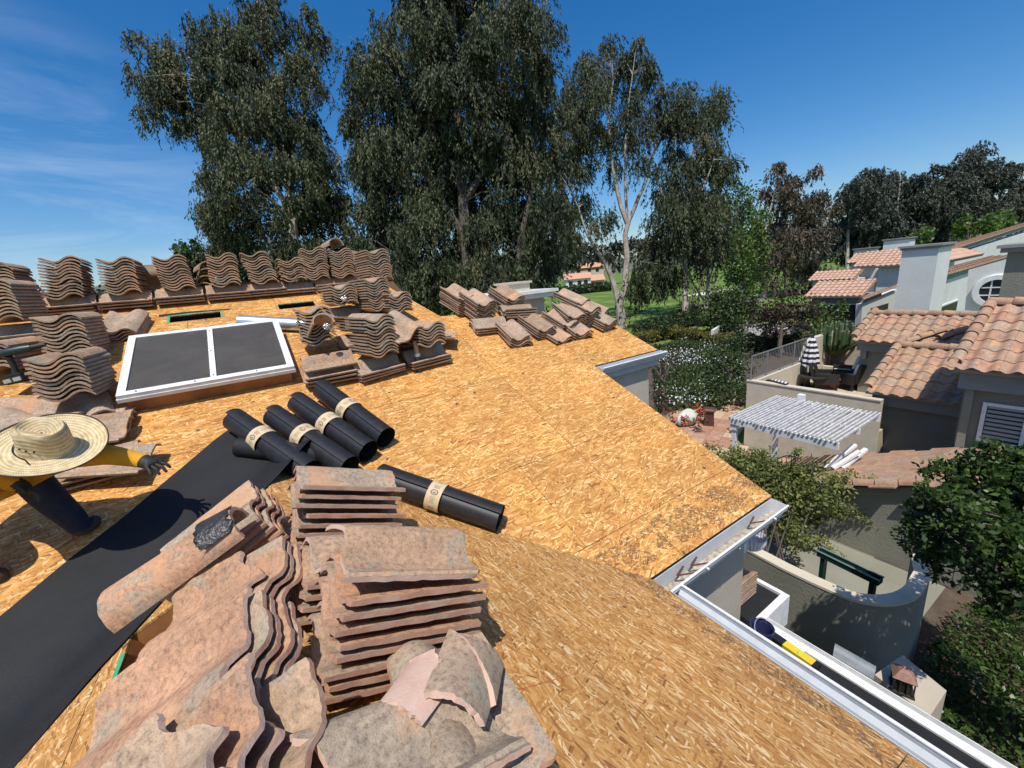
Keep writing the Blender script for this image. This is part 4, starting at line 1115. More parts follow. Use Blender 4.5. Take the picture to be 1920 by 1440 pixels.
for x in (-.11, .11):
    for y in (-.11, -.04, .04, .11):
        s = MB(); s.box((x - .008, y - .008, .03), (x + .008, y + .008, .25), L0); s.build('cage_bar', M_IRON, ln)
s = MB(); s.box((-.09, -.09, .03), (.09, .09, .25), L0); s.build('lantern_glass', M_WINGLASS, ln)
s = MB(); s.lathe([(.19, .27), (.16, .30), (.10, .36), (.04, .40), (.03, .42), (.001, .425)], 4, L0 @ Matrix.Rotation(math.pi / 4, 4, 'Z')); s.build('lantern_roof', M_RUST, ln)

# ---- raised terrace with parapets, railing and furniture
tz = -4.65
te = empty('terrace', (14.5, 5, GZ), 'raised terrace with cream-topped stucco parapet beyond the pergola', 'terrace')
s = MB(); s.box((12.86, 3.3, GZ), (18.6, 6.42, tz)); s.build('paved_floor', simple('sandy_paving', (.42, .33, .23), (.52, .42, .31), 5, .9, bmp=.2), te)
s = MB(); s.box((12.70, 3.30, GZ), (12.86, 6.58, -3.80)); s.build('parapet', M_CREAM, te)
s = MB(); s.box((12.68, 3.30, -3.80), (12.88, 6.60, -3.765)); s.build('coping', M_CREAM, te)
s = MB(); s.box((12.86, 6.42, GZ), (16.0, 6.58, -3.81)); s.build('parapet', M_CREAM, te)
s = MB(); s.prism([(16.0, -6), (18.8, -6), (18.8, -3.05), (16.75, -3.05), (16.5, -3.12), (16.3, -3.35), (16.18, -3.62), (16.0, -3.81)], 6.42, 6.58, basis((1, 0, 0), (0, 0, 1), (0, 1, 0), (0, 0, 0))); s.build('parapet', M_CREAM, te)
s = MB(); s.box((18.6, 3.2, GZ), (18.78, 6.42, -3.06)); s.build('parapet', M_CREAM, te)
s = MB(); s.box((17.6, 3.6, tz), (17.75, 6.4, tz + .42)); s.build('planter_edge', M_CREAM, te)
s = MB(); s.box((17.75, 3.6, tz), (18.6, 6.4, tz + .34)); s.build('planter_soil', simple('red_bark', (.16, .05, .035), (.26, .09, .06), 14, .95, bmp=.8), te)
M_RAIL = simple('grey_railing', (.20, .205, .19), rough=.5)
rl = empty('railing', (14, 6.5, -3.8), 'thin grey metal railing on the terrace side wall', 'railing')
for z in (-3.02, -3.76):
    s = MB(); s.box((12.72, 6.485, z), (16.4, 6.515, z + .03)); s.build('rail', M_RAIL, rl)
for x in (12.74, 13.7, 14.6, 15.5, 16.35):
    s = MB(); s.box((x - .015, 6.484, -3.8), (x + .015, 6.516, -2.995)); s.build('post', M_RAIL, rl)
for k in range(34):
    x = 12.74 + (k + .5) * 3.64 / 34
    s = MB(); s.box((x - .006, 6.494, -3.74), (x + .006, 6.506, -3.02)); s.build('picket', M_RAIL, rl)
# closed black and white parasol
ub = Vector((16.0, 6.18, tz))
um_ = empty('parasol', ub, 'closed black and white striped parasol on the terrace', 'parasol')
def stripes_mat():
    m, t, b = mat('striped_canvas')
    z = maths(t, 'FRACT', maths(t, 'MULTIPLY', nd_sep(t, 2), 5.5))
    t.links.new(mixc(t, maths(t, 'GREATER_THAN', z, .5), (.015, .015, .02), (.72, .72, .72)), b.inputs['Base Color']); b.inputs['Roughness'].default_value = .8
    return m
s = MB(); s.tube([ub, ub + Vector((0, 0, 1.86))], .022, 8); s.build('pole', M_IRON, um_)
s = MB(); s.lathe([(.28, 0), (.28, .05), (.06, .08), (.03, .3)], 16, Matrix.Translation(ub)); s.build('foot', M_IRON, um_, smooth=True)
s = MB(); n = 32; vs = []; fs = []
pr = [(.24, .78), (.23, .95), (.19, 1.25), (.13, 1.52), (.07, 1.72), (.015, 1.84)]
for j, (r, z) in enumerate(pr):
    for k in range(n):
        a = 2 * math.pi * k / n; rr = r * (1 + (.16 * math.sin(a * 8 + j * .3)))
        vs.append(ub + Vector((rr * math.cos(a), rr * math.sin(a), z + (.05 * math.sin(a * 8) if j == 0 else 0))))
for j in range(len(pr) - 1):
    for k in range(n): fs.append((j * n + k, j * n + (k + 1) % n, (j + 1) * n + (k + 1) % n, (j + 1) * n + k))
s.add(vs, fs); s.build('canopy', stripes_mat(), um_, smooth=True)
# wicker chairs, table, pot
M_WICK = simple('black_wicker', (.012, .011, .010), (.03, .027, .024), 60, .6, bmp=.8, bscale=90)
M_CUSH = simple('pale_cushion', (.55, .56, .55), (.66, .66, .64), 9, .9)
M_STRIPE = None
def chair(p, yaw, label, cush=M_CUSH):
    root = empty('wicker_chair', p, label, 'chair', 'wicker chairs on the terrace')
    M = Matrix.Translation(p) @ Matrix.Rotation(math.radians(yaw), 4, 'Z')
    s = MB(); s.box((-.35, -.33, .22), (.35, .33, .34), M); s.build('seat', M_WICK, root)
    s = MB(); s.box((-.35, -.05, 0), (.35, .05, .62), M @ Matrix.Translation((0, .34, .30)) @ Matrix.Rotation(math.radians(-14), 4, 'X')); s.build('backrest', M_WICK, root)
    for x in (-.36, .36):
        s = MB(); s.box((x - .05, -.33, .22), (x + .05, .34, .56), M); s.build('armrest', M_WICK, root)
        for y in (-.28, .28):
            s = MB(); s.box((x * .9 - .03, y - .03, 0), (x * .9 + .03, y + .03, .22), M); s.build('leg', M_WICK, root)
    s = MB(); s.box((-.29, -.30, .345), (.29, .24, .44), M); s.build('cushion', cush, root)
    s = MB(); s.box((-.27, -.06, 0), (.27, .05, .48), M @ Matrix.Translation((0, .24, .44)) @ Matrix.Rotation(math.radians(-16), 4, 'X')); s.build('back_cushion', cush, root)
M_BLKC = simple('black_cushion', (.02, .022, .02), rough=.8)
chair(Vector((16.2, 5.75, tz)), 25, 'black wicker chair with dark cushion between the parasol and the clay pot', M_BLKC)
chair(Vector((16.6, 5.15, tz)), 160, 'black wicker chair with pale cushions beside the house corner')
chair(Vector((17.15, 5.55, tz)), 200, 'black wicker chair with pale cushions against the planter')
def stripe_cush():
    m, t, b = mat('striped_cushion')
    z = maths(t, 'FRACT', maths(t, 'MULTIPLY', nd_sep(t, 1), 9))
    t.links.new(mixc(t, maths(t, 'GREATER_THAN', z, .55), (.70, .70, .70), (.08, .09, .12)), b.inputs['Base Color']); return m
chair(Vector((13.35, 5.65, tz)), 70, 'chair with striped cushion just behind the terrace parapet', stripe_cush())
tb = Vector((15.9, 6.0, tz)); tbl = empty('terrace_table', tb, 'dark low table in front of the striped parasol', 'table')
s = MB(); s.lathe([(.001, .46), (.45, .46), (.45, .43), (.001, .43)], 24, Matrix.Translation(tb)); s.build('table_top', M_IRON, tbl)
for a in (0, 2.1, 4.2):
    s = MB(); s.tube([tb + Vector((.3 * math.cos(a), .3 * math.sin(a), 0)), tb + Vector((.1 * math.cos(a), .1 * math.sin(a), .43))], .015, 6); s.build('leg', M_IRON, tbl)
pp = onZ(1562, 727, tz); pot = empty('plant_pot', pp, 'terracotta pot with a small plant beside the wicker chairs', 'pot')
s = MB(); s.lathe([(.13, 0), (.20, .32), (.225, .32), (.225, .38), (.19, .38), (.17, .33), (.001, .32)], 20, Matrix.Translation(pp)); s.build('clay_pot', simple('terracotta_pot', (.40, .14, .07), (.46, .19, .1), 8, .8), pot, smooth=True)

# ---- white slatted pergola
pg = empty('pergola', (10.3, 4.1, GZ), 'white slatted pergola over the lower patio', 'pergola')
X0, X1, Y0, Y1, ZP = 9.22, 11.5, 2.95, 5.16, -3.70
for x, y in ((X0 + .1, Y1 - .1), (X1 - .1, Y1 - .1)):
    s = MB(); s.box((x - .05, y - .05, GZ), (x + .05, y + .05, ZP - .34)); pst = s.build('post', M_WHITEWOOD, pg)
    s = MB(); s.box((x - .075, y - .075, ZP - .34), (x + .075, y + .075, ZP - .195)); s.build('post_head', M_WHITEWOOD, pst)
for x in (X0, X1 - .1):
    s = MB(); s.box((x, Y0, ZP - .19), (x + .06, Y1, ZP - .045)); s.build('beam', M_WHITEWOOD, pg)
s = MB(); s.box((X0 + 1.05, Y0, ZP - .17), (X0 + 1.1, Y1, ZP - .045)); s.build('beam', M_WHITEWOOD, pg)
ns = 27
SL = MB(); SL.box((0, -.019, 0), (X1 - X0 + .04, .019, .04)); SL = SL.mesh('slat', simple('weathered_white_slat', (.34, .35, .36), (.62, .62, .62), 9, .8, rnd=True, bmp=.3, detail=8))
for k in range(ns):
    y = Y0 + .03 + (Y1 - Y0 - .06) * k / (ns - 1)
    link('slat', SL, pg, M=Matrix.Translation((X0 - .03 + random.uniform(-.02, .02), y + random.uniform(-.006, .006), ZP - .042 + random.uniform(-.004, .003))) @ Matrix.Rotation(random.uniform(-.006, .006), 4, 'Z'))
c = onX(1502, 752, 11.45); s = MB(); s.box((c.x - .07, c.y - .07, ZP - .1), (c.x + .07, c.y + .07, ZP + .14)); s.build('post_cap', M_WHITEWOOD, pg)
# loose white timbers leaning by the lean-to roof
tre = empty('trellis', (9.9, 2.6, GZ), 'white timber trellis bars beside the lean-to roof', 'trellis')
for k, (a, b) in enumerate((((1546, 878), (1604, 834)), ((1562, 878), (1612, 846)), ((1580, 878), (1624, 842)))):
    A_, B_ = onZ(*a, -4.75), onZ(*b, -4.35 - .04 * k)
    s = MB(); d = B_ - A_; s.box((-.04, 0, -.03), (.04, d.length, .03), Matrix.Translation(A_) @ d.to_track_quat('Y', 'Z').to_matrix().to_4x4()); s.build('bar', M_WHITEWOOD, tre)
# lower patio: individual pavers
pat = empty('patio', (10, 6, GZ)); tag(pat, 'lower patio of mixed orange and sand pavers', None, None, 'structure')
def paver_mat():
    m, t, b = mat('mixed_pavers')
    oi = t.nodes.new('ShaderNodeObjectInfo')
    c = ramp(t, oi.outputs['Random'], [(0, (.36, .20, .13)), (.25, (.45, .29, .18)), (.5, (.50, .37, .24)), (.75, (.40, .24, .17)), (1, (.30, .16, .12))], 'CONSTANT')
    n = noise(t, coords(t, 'Object', True), 7, 5)
    t.links.new(mixc(t, 1.0, c, ramp(t, n, [(.3, (.8, .8, .8)), (.7, (1.15, 1.12, 1.1))]), 'MULTIPLY'), b.inputs['Base Color']); b.inputs['Roughness'].default_value = .9
    return m
PVM = MB(); PVM.box((-.217, -.217, 0), (.217, .217, .03)); PVM = PVM.mesh('paver', paver_mat())
s = MB(); s.add([(8.2, 2.2, GZ + .012), (12.69, 2.2, GZ + .012), (12.69, 6.7, GZ + .012), (18.4, 10.2, GZ + .012), (8.2, 10.2, GZ + .012)], [(0, 1, 2, 3, 4)]); s.build('paving_bed', simple('paving_joint', (.20, .17, .13), rough=.95), pat)
cs, sn = math.cos(.32), math.sin(.32)
for i in range(-6, 24):
    for j in range(-10, 16):
        x = 9 + (i * cs - j * sn) * .445; y = 4 + (i * sn + j * cs) * .445
        if 8.4 < x < 12.45 + max(0, (y - 6.6) * 1.7) and 2.5 < y < 10.0 and (y > 4.75 or x > 9.75):
            link('paver', PVM, pat, M=Matrix.Translation((x, y, GZ + .012 + random.uniform(0, .004))) @ Matrix.Rotation(.32, 4, 'Z'))
# dark covered grill and chairs in the pergola's shade
gr = empty('covered_grill', (11.2, 4.0, GZ), 'dark blue covered grill standing under the pergola', 'grill')
c = onZ(1540, 872, GZ); gx, gy = 9.9, 3.45
M_COVER = simple('navy_cover', (.012, .016, .026), (.02, .026, .04), 6, .6, bmp=.6, bscale=12)
s = MB(); s.prism([(gx - .35, gy - .28), (gx + .35, gy - .28), (gx + .35, gy + .28), (gx - .35, gy + .28)], GZ + .03, GZ + .95); s.build('cover', M_COVER, gr)
s = MB(); s.box((gx - .30, gy - .22, GZ + .95), (gx + .30, gy + .22, GZ + 1.12)); s.build('lid', M_COVER, gr)
def metal_chair(p, yaw, label):
    root = empty('patio_chair', p, label, 'chair', 'iron chairs under the pergola')
    M = Matrix.Translation(p) @ Matrix.Rotation(yaw, 4, 'Z')
    s = MB(); s.box((-.24, -.24, .42), (.24, .24, .46), M); s.build('seat', M_IRON, root)
    for x in (-.22, .22):
        for y in (-.22, .22):
            s = MB(); s.tube([M @ Vector((x, y, 0)), M @ Vector((x, y, .42))], .014, 6); s.build('leg', M_IRON, root)
        s = MB(); s.tube([M @ Vector((x, .22, .42)), M @ Vector((x, .30, .92))], .014, 6); s.build('back_post', M_IRON, root)
        s = MB(); s.tube([M @ Vector((x, .24, .64)), M @ Vector((x, -.05, .66)), M @ Vector((x, -.2, .44))], .014, 6); s.build('armrest', M_IRON, root)
    s = MB(); s.tube([M @ Vector((-.22, .30, .92)), M @ Vector((0, .31, .97)), M @ Vector((.22, .30, .92))], .014, 6); s.build('back_rail', M_IRON, root)
    for x in (-.12, 0, .12):
        s = MB(); s.tube([M @ Vector((x, .23, .46)), M @ Vector((x, .30, .94))], .009, 6); s.build('spindle', M_IRON, root)
metal_chair(Vector((9.75, 4.65, GZ + .04)), 2.2, 'dark iron chair at the pergola post end')
metal_chair(Vector((10.5, 4.2, GZ + .04)), -.6, 'dark iron chair in the middle of the pergola shade')
metal_chair(Vector((9.7, 3.95, GZ + .04)), 1.2, 'dark iron chair with red cushion beside the covered grill')
s = MB(); s.box((-.2, -.2, 0), (.2, .2, .07)); s.build('seat_cushion', simple('red_cushion', (.45, .02, .03), rough=.8), M=Matrix.Translation((9.7, 3.95, GZ + .51)) @ Matrix.Rotation(1.2, 4, 'Z'), label='red cushion on the iron chair under the pergola', cat='cushion')
# brown wooden garden lantern on the patio edge
gl = onZ(1329, 798, GZ); gl.z = GZ + .04
glr = empty('garden_lantern', gl, 'reddish brown wooden box lantern beside the red geraniums', 'garden lantern')
M_RED = simple('red_brown_wood', (.07, .028, .022), (.12, .05, .04), 9, .6)
Mg = Matrix.Translation(gl) @ Matrix.Rotation(.5, 4, 'Z')
s = MB(); s.box((-.16, -.16, .05), (.16, .16, .56), Mg); s.build('box', M_RED, glr)
s = MB(); s.box((-.21, -.21, .56), (.21, .21, .60), Mg); s.lathe([(.29, .60), (.20, .66), (.001, .67)], 4, Mg @ Matrix.Rotation(math.pi / 4, 4, 'Z')); s.build('roof_cap', M_RED, glr)
s = MB(); s.box((-.18, -.18, 0), (.18, .18, .05), Mg); s.build('plinth', M_RED, glr)

# ---- pale house further back
ph = empty('pale_house', (26, 8, GZ), 'pale blue grey stucco house with tall chimney and round window', 'house')
def far_tiles(root, M, width, length, me_name='roof_tiles'):
    m = MB(); pw = .285; ex = .38
    npf = 5
    for j in range(int(length / ex) + 1):
        for i in range(int(width / pw) + 1):
            vs = []
            for f, dz in ((0, .035), (1, 0.0)):
                for a in range(npf):
                    u = i * pw + pw * a / (npf - 1); z = .03 + .035 * math.cos(2 * math.pi * a / (npf - 1)) + dz
                    vs.append((min(u, width), min(j * ex + f * (ex + .03), length), z))
            for a in range(npf):
                u = i * pw + pw * a / (npf - 1); vs.append((min(u, width), j * ex, -.02))
            m.add(vs, [(a, a + 1, npf + a + 1, npf + a) for a in range(npf - 1)] + [(2 * npf + a, 2 * npf + a + 1, a + 1, a) for a in range(npf - 1)], M)
    m.box((0, 0, -.10), (width, length, 0.0), M)
    return m.build(me_name, M_NTILE_FAR, root, kind='stuff')
def far_roof(root, pxl, X, pxr, pytop, gut=True):
    o = onX(*pxl, X); r = onX(pxr[0], pxr[1], X); M = slopeX(o)
    t = M.inverted() @ onP(pytop[0], pytop[1], M.to_3x3().col[2], M.translation)
    far_tiles(root, M, o.y - r.y, t.y)
    if gut: eave_gutter(root, o + Vector((0, .03, -.0)), Vector((X, r.y, o.z)), (-1, 0, 0))
    return M, o, r, t.y
def wallpoly(root, pts, Y, th=.3, mt=M_PALE, name='wall'):
    m = MB(); q = [onY(px, py, Y) for px, py in pts]; n = len(q)
    m.add([tuple(p) for p in q] + [(p.x, p.y + th, p.z) for p in q], [tuple(range(n)), tuple(range(2 * n - 1, n - 1, -1))] + [(i, (i + 1) % n, n + (i + 1) % n, n + i) for i in range(n)])
    return m.build(name, mt, root)
def wallbox(root, lo, hi, mt=M_PALE, name='wall'):
    return MB().box(lo, hi).build(name, mt, root)
Mw1, o1, r1, L1 = far_roof(ph, (1508.5, 557), 30, (1616, 560), (1527, 528))
wallbox(ph, (30.3, r1.y - .02, GZ), (33, o1.y - .3, o1.z - .02), M_GREYTRIM)  # darker grey than the other walls: this front's shade is in its colour
wallpoly(ph, [(1617, 570), (1684, 542), (1680, 630), (1613, 630)], r1.y - .08)
YW = r1.y - .12
edge_run(ph, onY(1616, 562, YW - .05), onY(1684, 535, YW - .05))
# window band in the shaded front
for px0, px1 in ((1549, 1573), (1576, 1603)):
    a, b = onX(px0, 571, 30.28), onX(px1, 600, 30.28)
    s = MB(); s.box((30.24, b.y, b.z), (30.29, a.y, a.z)); w_ = s.build('window', M_WINGLASS, ph)
    s = MB(); s.box((30.22, a.y, b.z), (30.288, a.y + .05, a.z + .05)); s.box((30.22, b.y, a.z), (30.288, a.y, a.z + .05)); s.build('frame', M_WHITE, w_)
a, b = onY(1635, 578, YW - .02), onY(1663, 592, YW - .02)
s = MB(); s.box((a.x, YW - .02, b.z - .4), (b.x, YW + .05, a.z)); s.build('window', M_WINGLASS, ph)
# low roof piece behind and upper roofs
M_, o2, r2, _ = far_roof(ph, (1515, 527), 36, (1601, 527), (1530, 509), False)
wallbox(ph, (36.3, r2.y, GZ), (38, o2.y - .2, o2.z))
M_, o3, r3, L3 = far_roof(ph, (1600, 501), 38, (1641, 501), (1606, 474))
wallbox(ph, (38.3, r3.y, GZ), (41, o3.y - .3, o3.z - .02))
M_, o4, r4, L4 = far_roof(ph, (1641, 500), 36.5, (1700, 500), (1648, 470))
wallbox(ph, (36.8, r4.y - 1, GZ), (41, o4.y - .1, o4.z - .02))
M_, o5, r5, L5 = far_roof(ph, (1588, 494), 44, (1606, 494), (1594, 476), False)
wallbox(ph, (44.3, r5.y, GZ), (46, o5.y - .2, o5.z))
# tall chimney
a, b = onX(1691.4, 470, 21), onX(1760.3, 470, 21)
def stackbox(root, y0, y1, x0, x1, z0, z1, mt=M_PALE, cap=M_GREYTRIM, name='chimney'):
    c_ = wallbox(root, (x0, y0, z0), (x1, y1, z1), mt, name)
    s = MB(); s.box((x0 - .05, y0 - .05, z1), (x1 + .05, y1 + .05, z1 + .08)); s.box((x0 - .10, y0 - .10, z1 + .08), (x1 + .10, y1 + .10, z1 + .15)); s.build('chimney_cap', cap, c_)
stackbox(ph, b.y, a.y, 21, 22.6, GZ, a.z)
a, b = onX(1657, 453, 42), onX(1706, 453, 42); stackbox(ph, b.y, a.y, 42, 43.2, -2, a.z)
a, b = onX(1601, 470, 46), onX(1639, 470, 46); stackbox(ph, b.y, a.y, 46, 47, -2, a.z)
# stepped gable walls with rakes
Y2 = 4.75
wallpoly(ph, [(1742, 528), (1892, 484), (1880, 640), (1725, 640)], Y2, th=.5)
s = MB(); p0, p1 = onY(1752, 524, Y2 - .06), onY(1893, 482, Y2 - .06)
s.sweep([(0, -.16), (0, .02), (.4, .02), (.4, -.16)], p0, p1, (0, 1, 0), (0, 0, 1)); s.build('rake_trim', M_GREYTRIM, ph)
for dy in (0, .28, .56): edge_run(ph, p0 + Vector((0, dy, .06)), p1 + Vector((0, dy, .06)))
Y3 = 7.2
wallpoly(ph, [(1758, 486), (1960, 425), (1960, 500), (1752, 530)], Y3, th=.5)
p0, p1 = onY(1758, 478, Y3 - .06), onY(1960, 412, Y3 - .06)
s = MB(); s.sweep([(0, -.22), (0, .02), (.4, .02), (.4, -.22)], p0, p1, (0, 1, 0), (0, 0, 1)); s.build('rake_trim', M_GREYTRIM, ph)
for dy in (0, .3, .6): edge_run(ph, p0 + Vector((0, dy, .06)), p1 + Vector((0, dy, .06)))
# roof strip between the two gables
s = MB(); a, b, c, d = onY(1757, 497, 6.4), onY(1822, 486, 6.4), onY(1818, 481, 7.1), onY(1757, 484, 7.1)
far_ = basis((1, 0, 0), (0, CT, ST), (0, -ST, CT), onY(1757, 494, 6.0)); far_tiles(ph, far_, 9.0, 1.1)
# small window, round window, small vent
a, b = onY(1756, 579, Y2 - .03), onY(1791, 593, Y2 - .03)
s = MB(); s.box((a.x, Y2 - .03, b.z - .35), (b.x, Y2 + .05, a.z)); w_ = s.build('window', M_WINGLASS, ph)
s = MB(); s.box((a.x - .07, Y2 - .05, b.z - .35), (a.x, Y2 + .04, a.z + .06)); s.box((a.x, Y2 - .05, a.z), (b.x, Y2 + .04, a.z + .06)); s.build('frame', M_WHITE, w_)
XW = 23.0
q5 = [onX(px, py, XW) for px, py in ((1816, 506), (1893, 484), (1885, 640), (1803, 640))]
s = MB(); s.add([tuple(p) for p in q5] + [(p.x + .6, p.y, p.z) for p in q5], [(0, 1, 2, 3), (7, 6, 5, 4), (0, 4, 5, 1), (1, 5, 6, 2), (2, 6, 7, 3), (3, 7, 4, 0)]); s.build('wall', M_PALE, ph)
rc = onX(1868, 546, XW - .03); rad = (onX(1868, 524, XW - .03).z - rc.z)
rw = empty('round_window', rc); rw.parent = ph; rw.matrix_parent_inverse = WM[ph.name].inverted()
Rm = Matrix.Translation(rc) @ Matrix.Rotation(math.radians(-90), 4, 'Y')
s = MB(); s.lathe([(rad, .0), (rad, .10), (rad * 1.0 + .16, .10), (rad + .2, .06), (rad + .2, -.04)], 40, Rm); s.build('frame', M_WHITE, rw, smooth=True)
s = MB(); s.lathe([(.001, .02), (rad, .02)], 40, Rm); s.build('pane', M_WINGLASS, rw)
for k in (-.33, .33):
    h = math.sqrt(1 - k * k) * rad
    s = MB(); s.box((k * rad - .02, -h, .022), (k * rad + .02, h, .05), Rm); s.box((-h, k * rad - .02, .024), (h, k * rad + .02, .046), Rm); s.build('glazing_bar', M_WHITE, rw)
# ================================================================== ground and golf course
def ground_mat():
    m, t, b = mat('golf_grass')
    v = coords(t)
    st = onZ(1150, 600, GZ); vd = ray(737, 523 - .0957 * (737 - 960))
    ang = math.atan2(vd[1], vd[0])
    sp = t.nodes.new('ShaderNodeSeparateXYZ'); t.links.new(coords(t, 'Object', False, None, (0, 0, -ang)), sp.inputs[0])
    wv = maths(t, 'SINE', maths(t, 'MULTIPLY', sp.outputs[1], 2 * math.pi / 7.0))
    stripe_ = maths(t, 'MULTIPLY_ADD', wv, .5, .5)
    n1 = noise(t, v, .25, 5, .6); n2 = noise(t, v, 18, 4, .6)
    col = mixc(t, stripe_, (.10, .18, .03), (.17, .26, .06))
    col = mixc(t, ramp(t, n1, [(.42, (0, 0, 0)), (.7, (1, 1, 1))]), col, (.10, .13, .04))
    col = mixc(t, 1.0, col, ramp(t, n2, [(.3, (.78, .78, .78)), (.7, (1.15, 1.15, 1.15))]), 'MULTIPLY')
    t.links.new(col, b.inputs['Base Color']); b.inputs['Roughness'].default_value = .95; b.inputs['Specular IOR Level'].default_value = .1
    bump(t, b, n2, .6, .05)
    return m
s = MB(); s.add([(-900, -400, GZ - .02), (1500, -400, GZ - .02), (1500, 1500, GZ - .02), (-900, 1500, GZ - .02)], [(0, 1, 2, 3)])
s.build('ground', ground_mat(), kind='structure', label='green mown golf course and lawn', cat=None)
M_SOIL = simple('garden_soil', (.06, .042, .028), (.11, .08, .055), 3, .95, bmp=.8, bscale=14, bdist=.03)
s = MB(); s.prism([(-6, -12), (14.5, -12), (14.5, 2.4), (8.3, 2.4), (8.3, 10.0), (14.8, 10.0), (18.5, 7), (30, 7), (33, 12), (24, 19.5), (14, 19.5), (6, 13), (-6, 13)], GZ - .04, GZ)
s.build('garden_ground', M_SOIL, kind='structure')
s = MB(); s.prism([(6.1, 1.3), (9.3, 1.2), (9.3, 4.6), (6.1, 4.6)], GZ + .002, GZ + .02); s.build('courtyard_paving', M_GREY, kind='structure')
# cart path
s = MB(); pts = [onZ(px, py, GZ + .005) for px, py in ((1090, 700), (1170, 650), (1215, 632), (1265, 612), (1330, 585), (1420, 560))]; vs = []
for i, p in enumerate(pts):
    d = (pts[min(i + 1, len(pts) - 1)] - pts[max(i - 1, 0)]).normalized(); nn = Vector((-d.y, d.x, 0)) * 1.3
    vs += [p + nn, p - nn]
s.add(vs, [(2 * i, 2 * i + 1, 2 * i + 3, 2 * i + 2) for i in range(len(pts) - 1)]); s.build('path', simple('asphalt_path', (.22, .22, .23), (.28, .28, .28), 2, .95), kind='structure')
# pale bunkers
for px, py, rx, ry in ((1335, 548, 7, 2.2), (1545, 512, 7, 2)):
    c = onZ(px, py, GZ + .01); s = MB(); s.prism([(c.x + rx * math.cos(a) * (1 + .15 * math.sin(3 * a)), c.y + ry * math.sin(a)) for a in np.linspace(0, 2 * math.pi, 20)[:-1]], GZ - .02, GZ + .01)
    s.build('bunker', simple('bunker_sand', (.62, .56, .46), rough=.95), kind='structure', label='pale sand bunker on the golf course')
# far hills
s = MB(); vs = []; n = 90
for k in range(n + 1):
    a = math.radians(-30 + 170 * k / n)
    h = 26 + 22 * (math.sin(k * .31) * .5 + .5) + 10 * math.sin(k * .9 + 1) + 5 * math.sin(k * 2.3)
    for r, z in ((520, GZ - 1), (650, GZ + h * .6), (760, GZ + h), (1000, GZ + h * .8)): vs.append((r * math.cos(a), r * math.sin(a), z))
s.add(vs, [(4 * k + j, 4 * k + 4 + j, 4 * k + 5 + j, 4 * k + 1 + j) for k in range(n) for j in range(3)])
s.build('hills', simple('wooded_hills', (.05, .07, .035), (.16, .16, .10), .02, .95, detail=8), kind='structure', smooth=True)

# ================================================================== foliage
def leaf_mat(name, stops, rough=.55, trans=.25):
    m, t, b = mat(name)
    at_ = t.nodes.new('ShaderNodeAttribute'); at_.attribute_name = 'tone'
    col = ramp(t, at_.outputs['Fac'], stops)
    t.links.new(col, b.inputs['Base Color']); b.inputs['Roughness'].default_value = rough; b.inputs['Specular IOR Level'].default_value = .35
    if trans:
        tr = t.nodes.new('ShaderNodeBsdfTranslucent'); t.links.new(col, tr.inputs[0])
        mx = t.nodes.new('ShaderNodeMixShader'); mx.inputs[0].default_value = trans
        out = [n for n in t.nodes if n.type == 'OUTPUT_MATERIAL'][0]
        t.links.new(b.outputs[0], mx.inputs[1]); t.links.new(tr.outputs[0], mx.inputs[2]); t.links.new(mx.outputs[0], out.inputs[0])
    return m
def leaves_mesh(name, P, D, L, W, tone, m):
    n = len(P)
    D = D / np.linalg.norm(D, axis=1, keepdims=True)
    S = np.cross(D, rng.normal(size=(n, 3))); S /= np.linalg.norm(S, axis=1, keepdims=True) + 1e-9
    L = L.reshape(-1, 1); W = W.reshape(-1, 1)
    V = np.empty((n, 4, 3)); V[:, 0] = P; V[:, 1] = P + D * L * .45 + S * W; V[:, 2] = P + D * L; V[:, 3] = P + D * L * .45 - S * W
    me = bpy.data.meshes.new(name)
    me.vertices.add(4 * n); me.loops.add(4 * n); me.polygons.add(n)
    me.vertices.foreach_set('co', V.reshape(-1)); me.loops.foreach_set('vertex_index', np.arange(4 * n, dtype=np.int32))
    me.polygons.foreach_set('loop_start', np.arange(0, 4 * n, 4, dtype=np.int32))
    a = me.attributes.new('tone', 'FLOAT', 'POINT'); a.data.foreach_set('value', np.repeat(np.clip(tone, 0, 1), 4).astype(np.float32))
    me.materials.append(m); me.update(calc_edges=True); me.validate()
    return me
def in_ball(n, hollow=.35):
    v = rng.normal(size=(n, 3)); v /= np.linalg.norm(v, axis=1, keepdims=True)
    return v * (hollow + (1 - hollow) * rng.random((n, 1))) ** .6
def ball_to_world(px, py, rx, ry, depth, rd=None):
    c = np.array(at(px, py, depth)); k = depth / FOC
    ax = _CW[:, 0] * rx * k; ay = _CW[:, 1] * ry * k; az = FWD * (rd if rd else (rx + ry) / 2 * k)
    return c, np.stack([ax, ay, az])
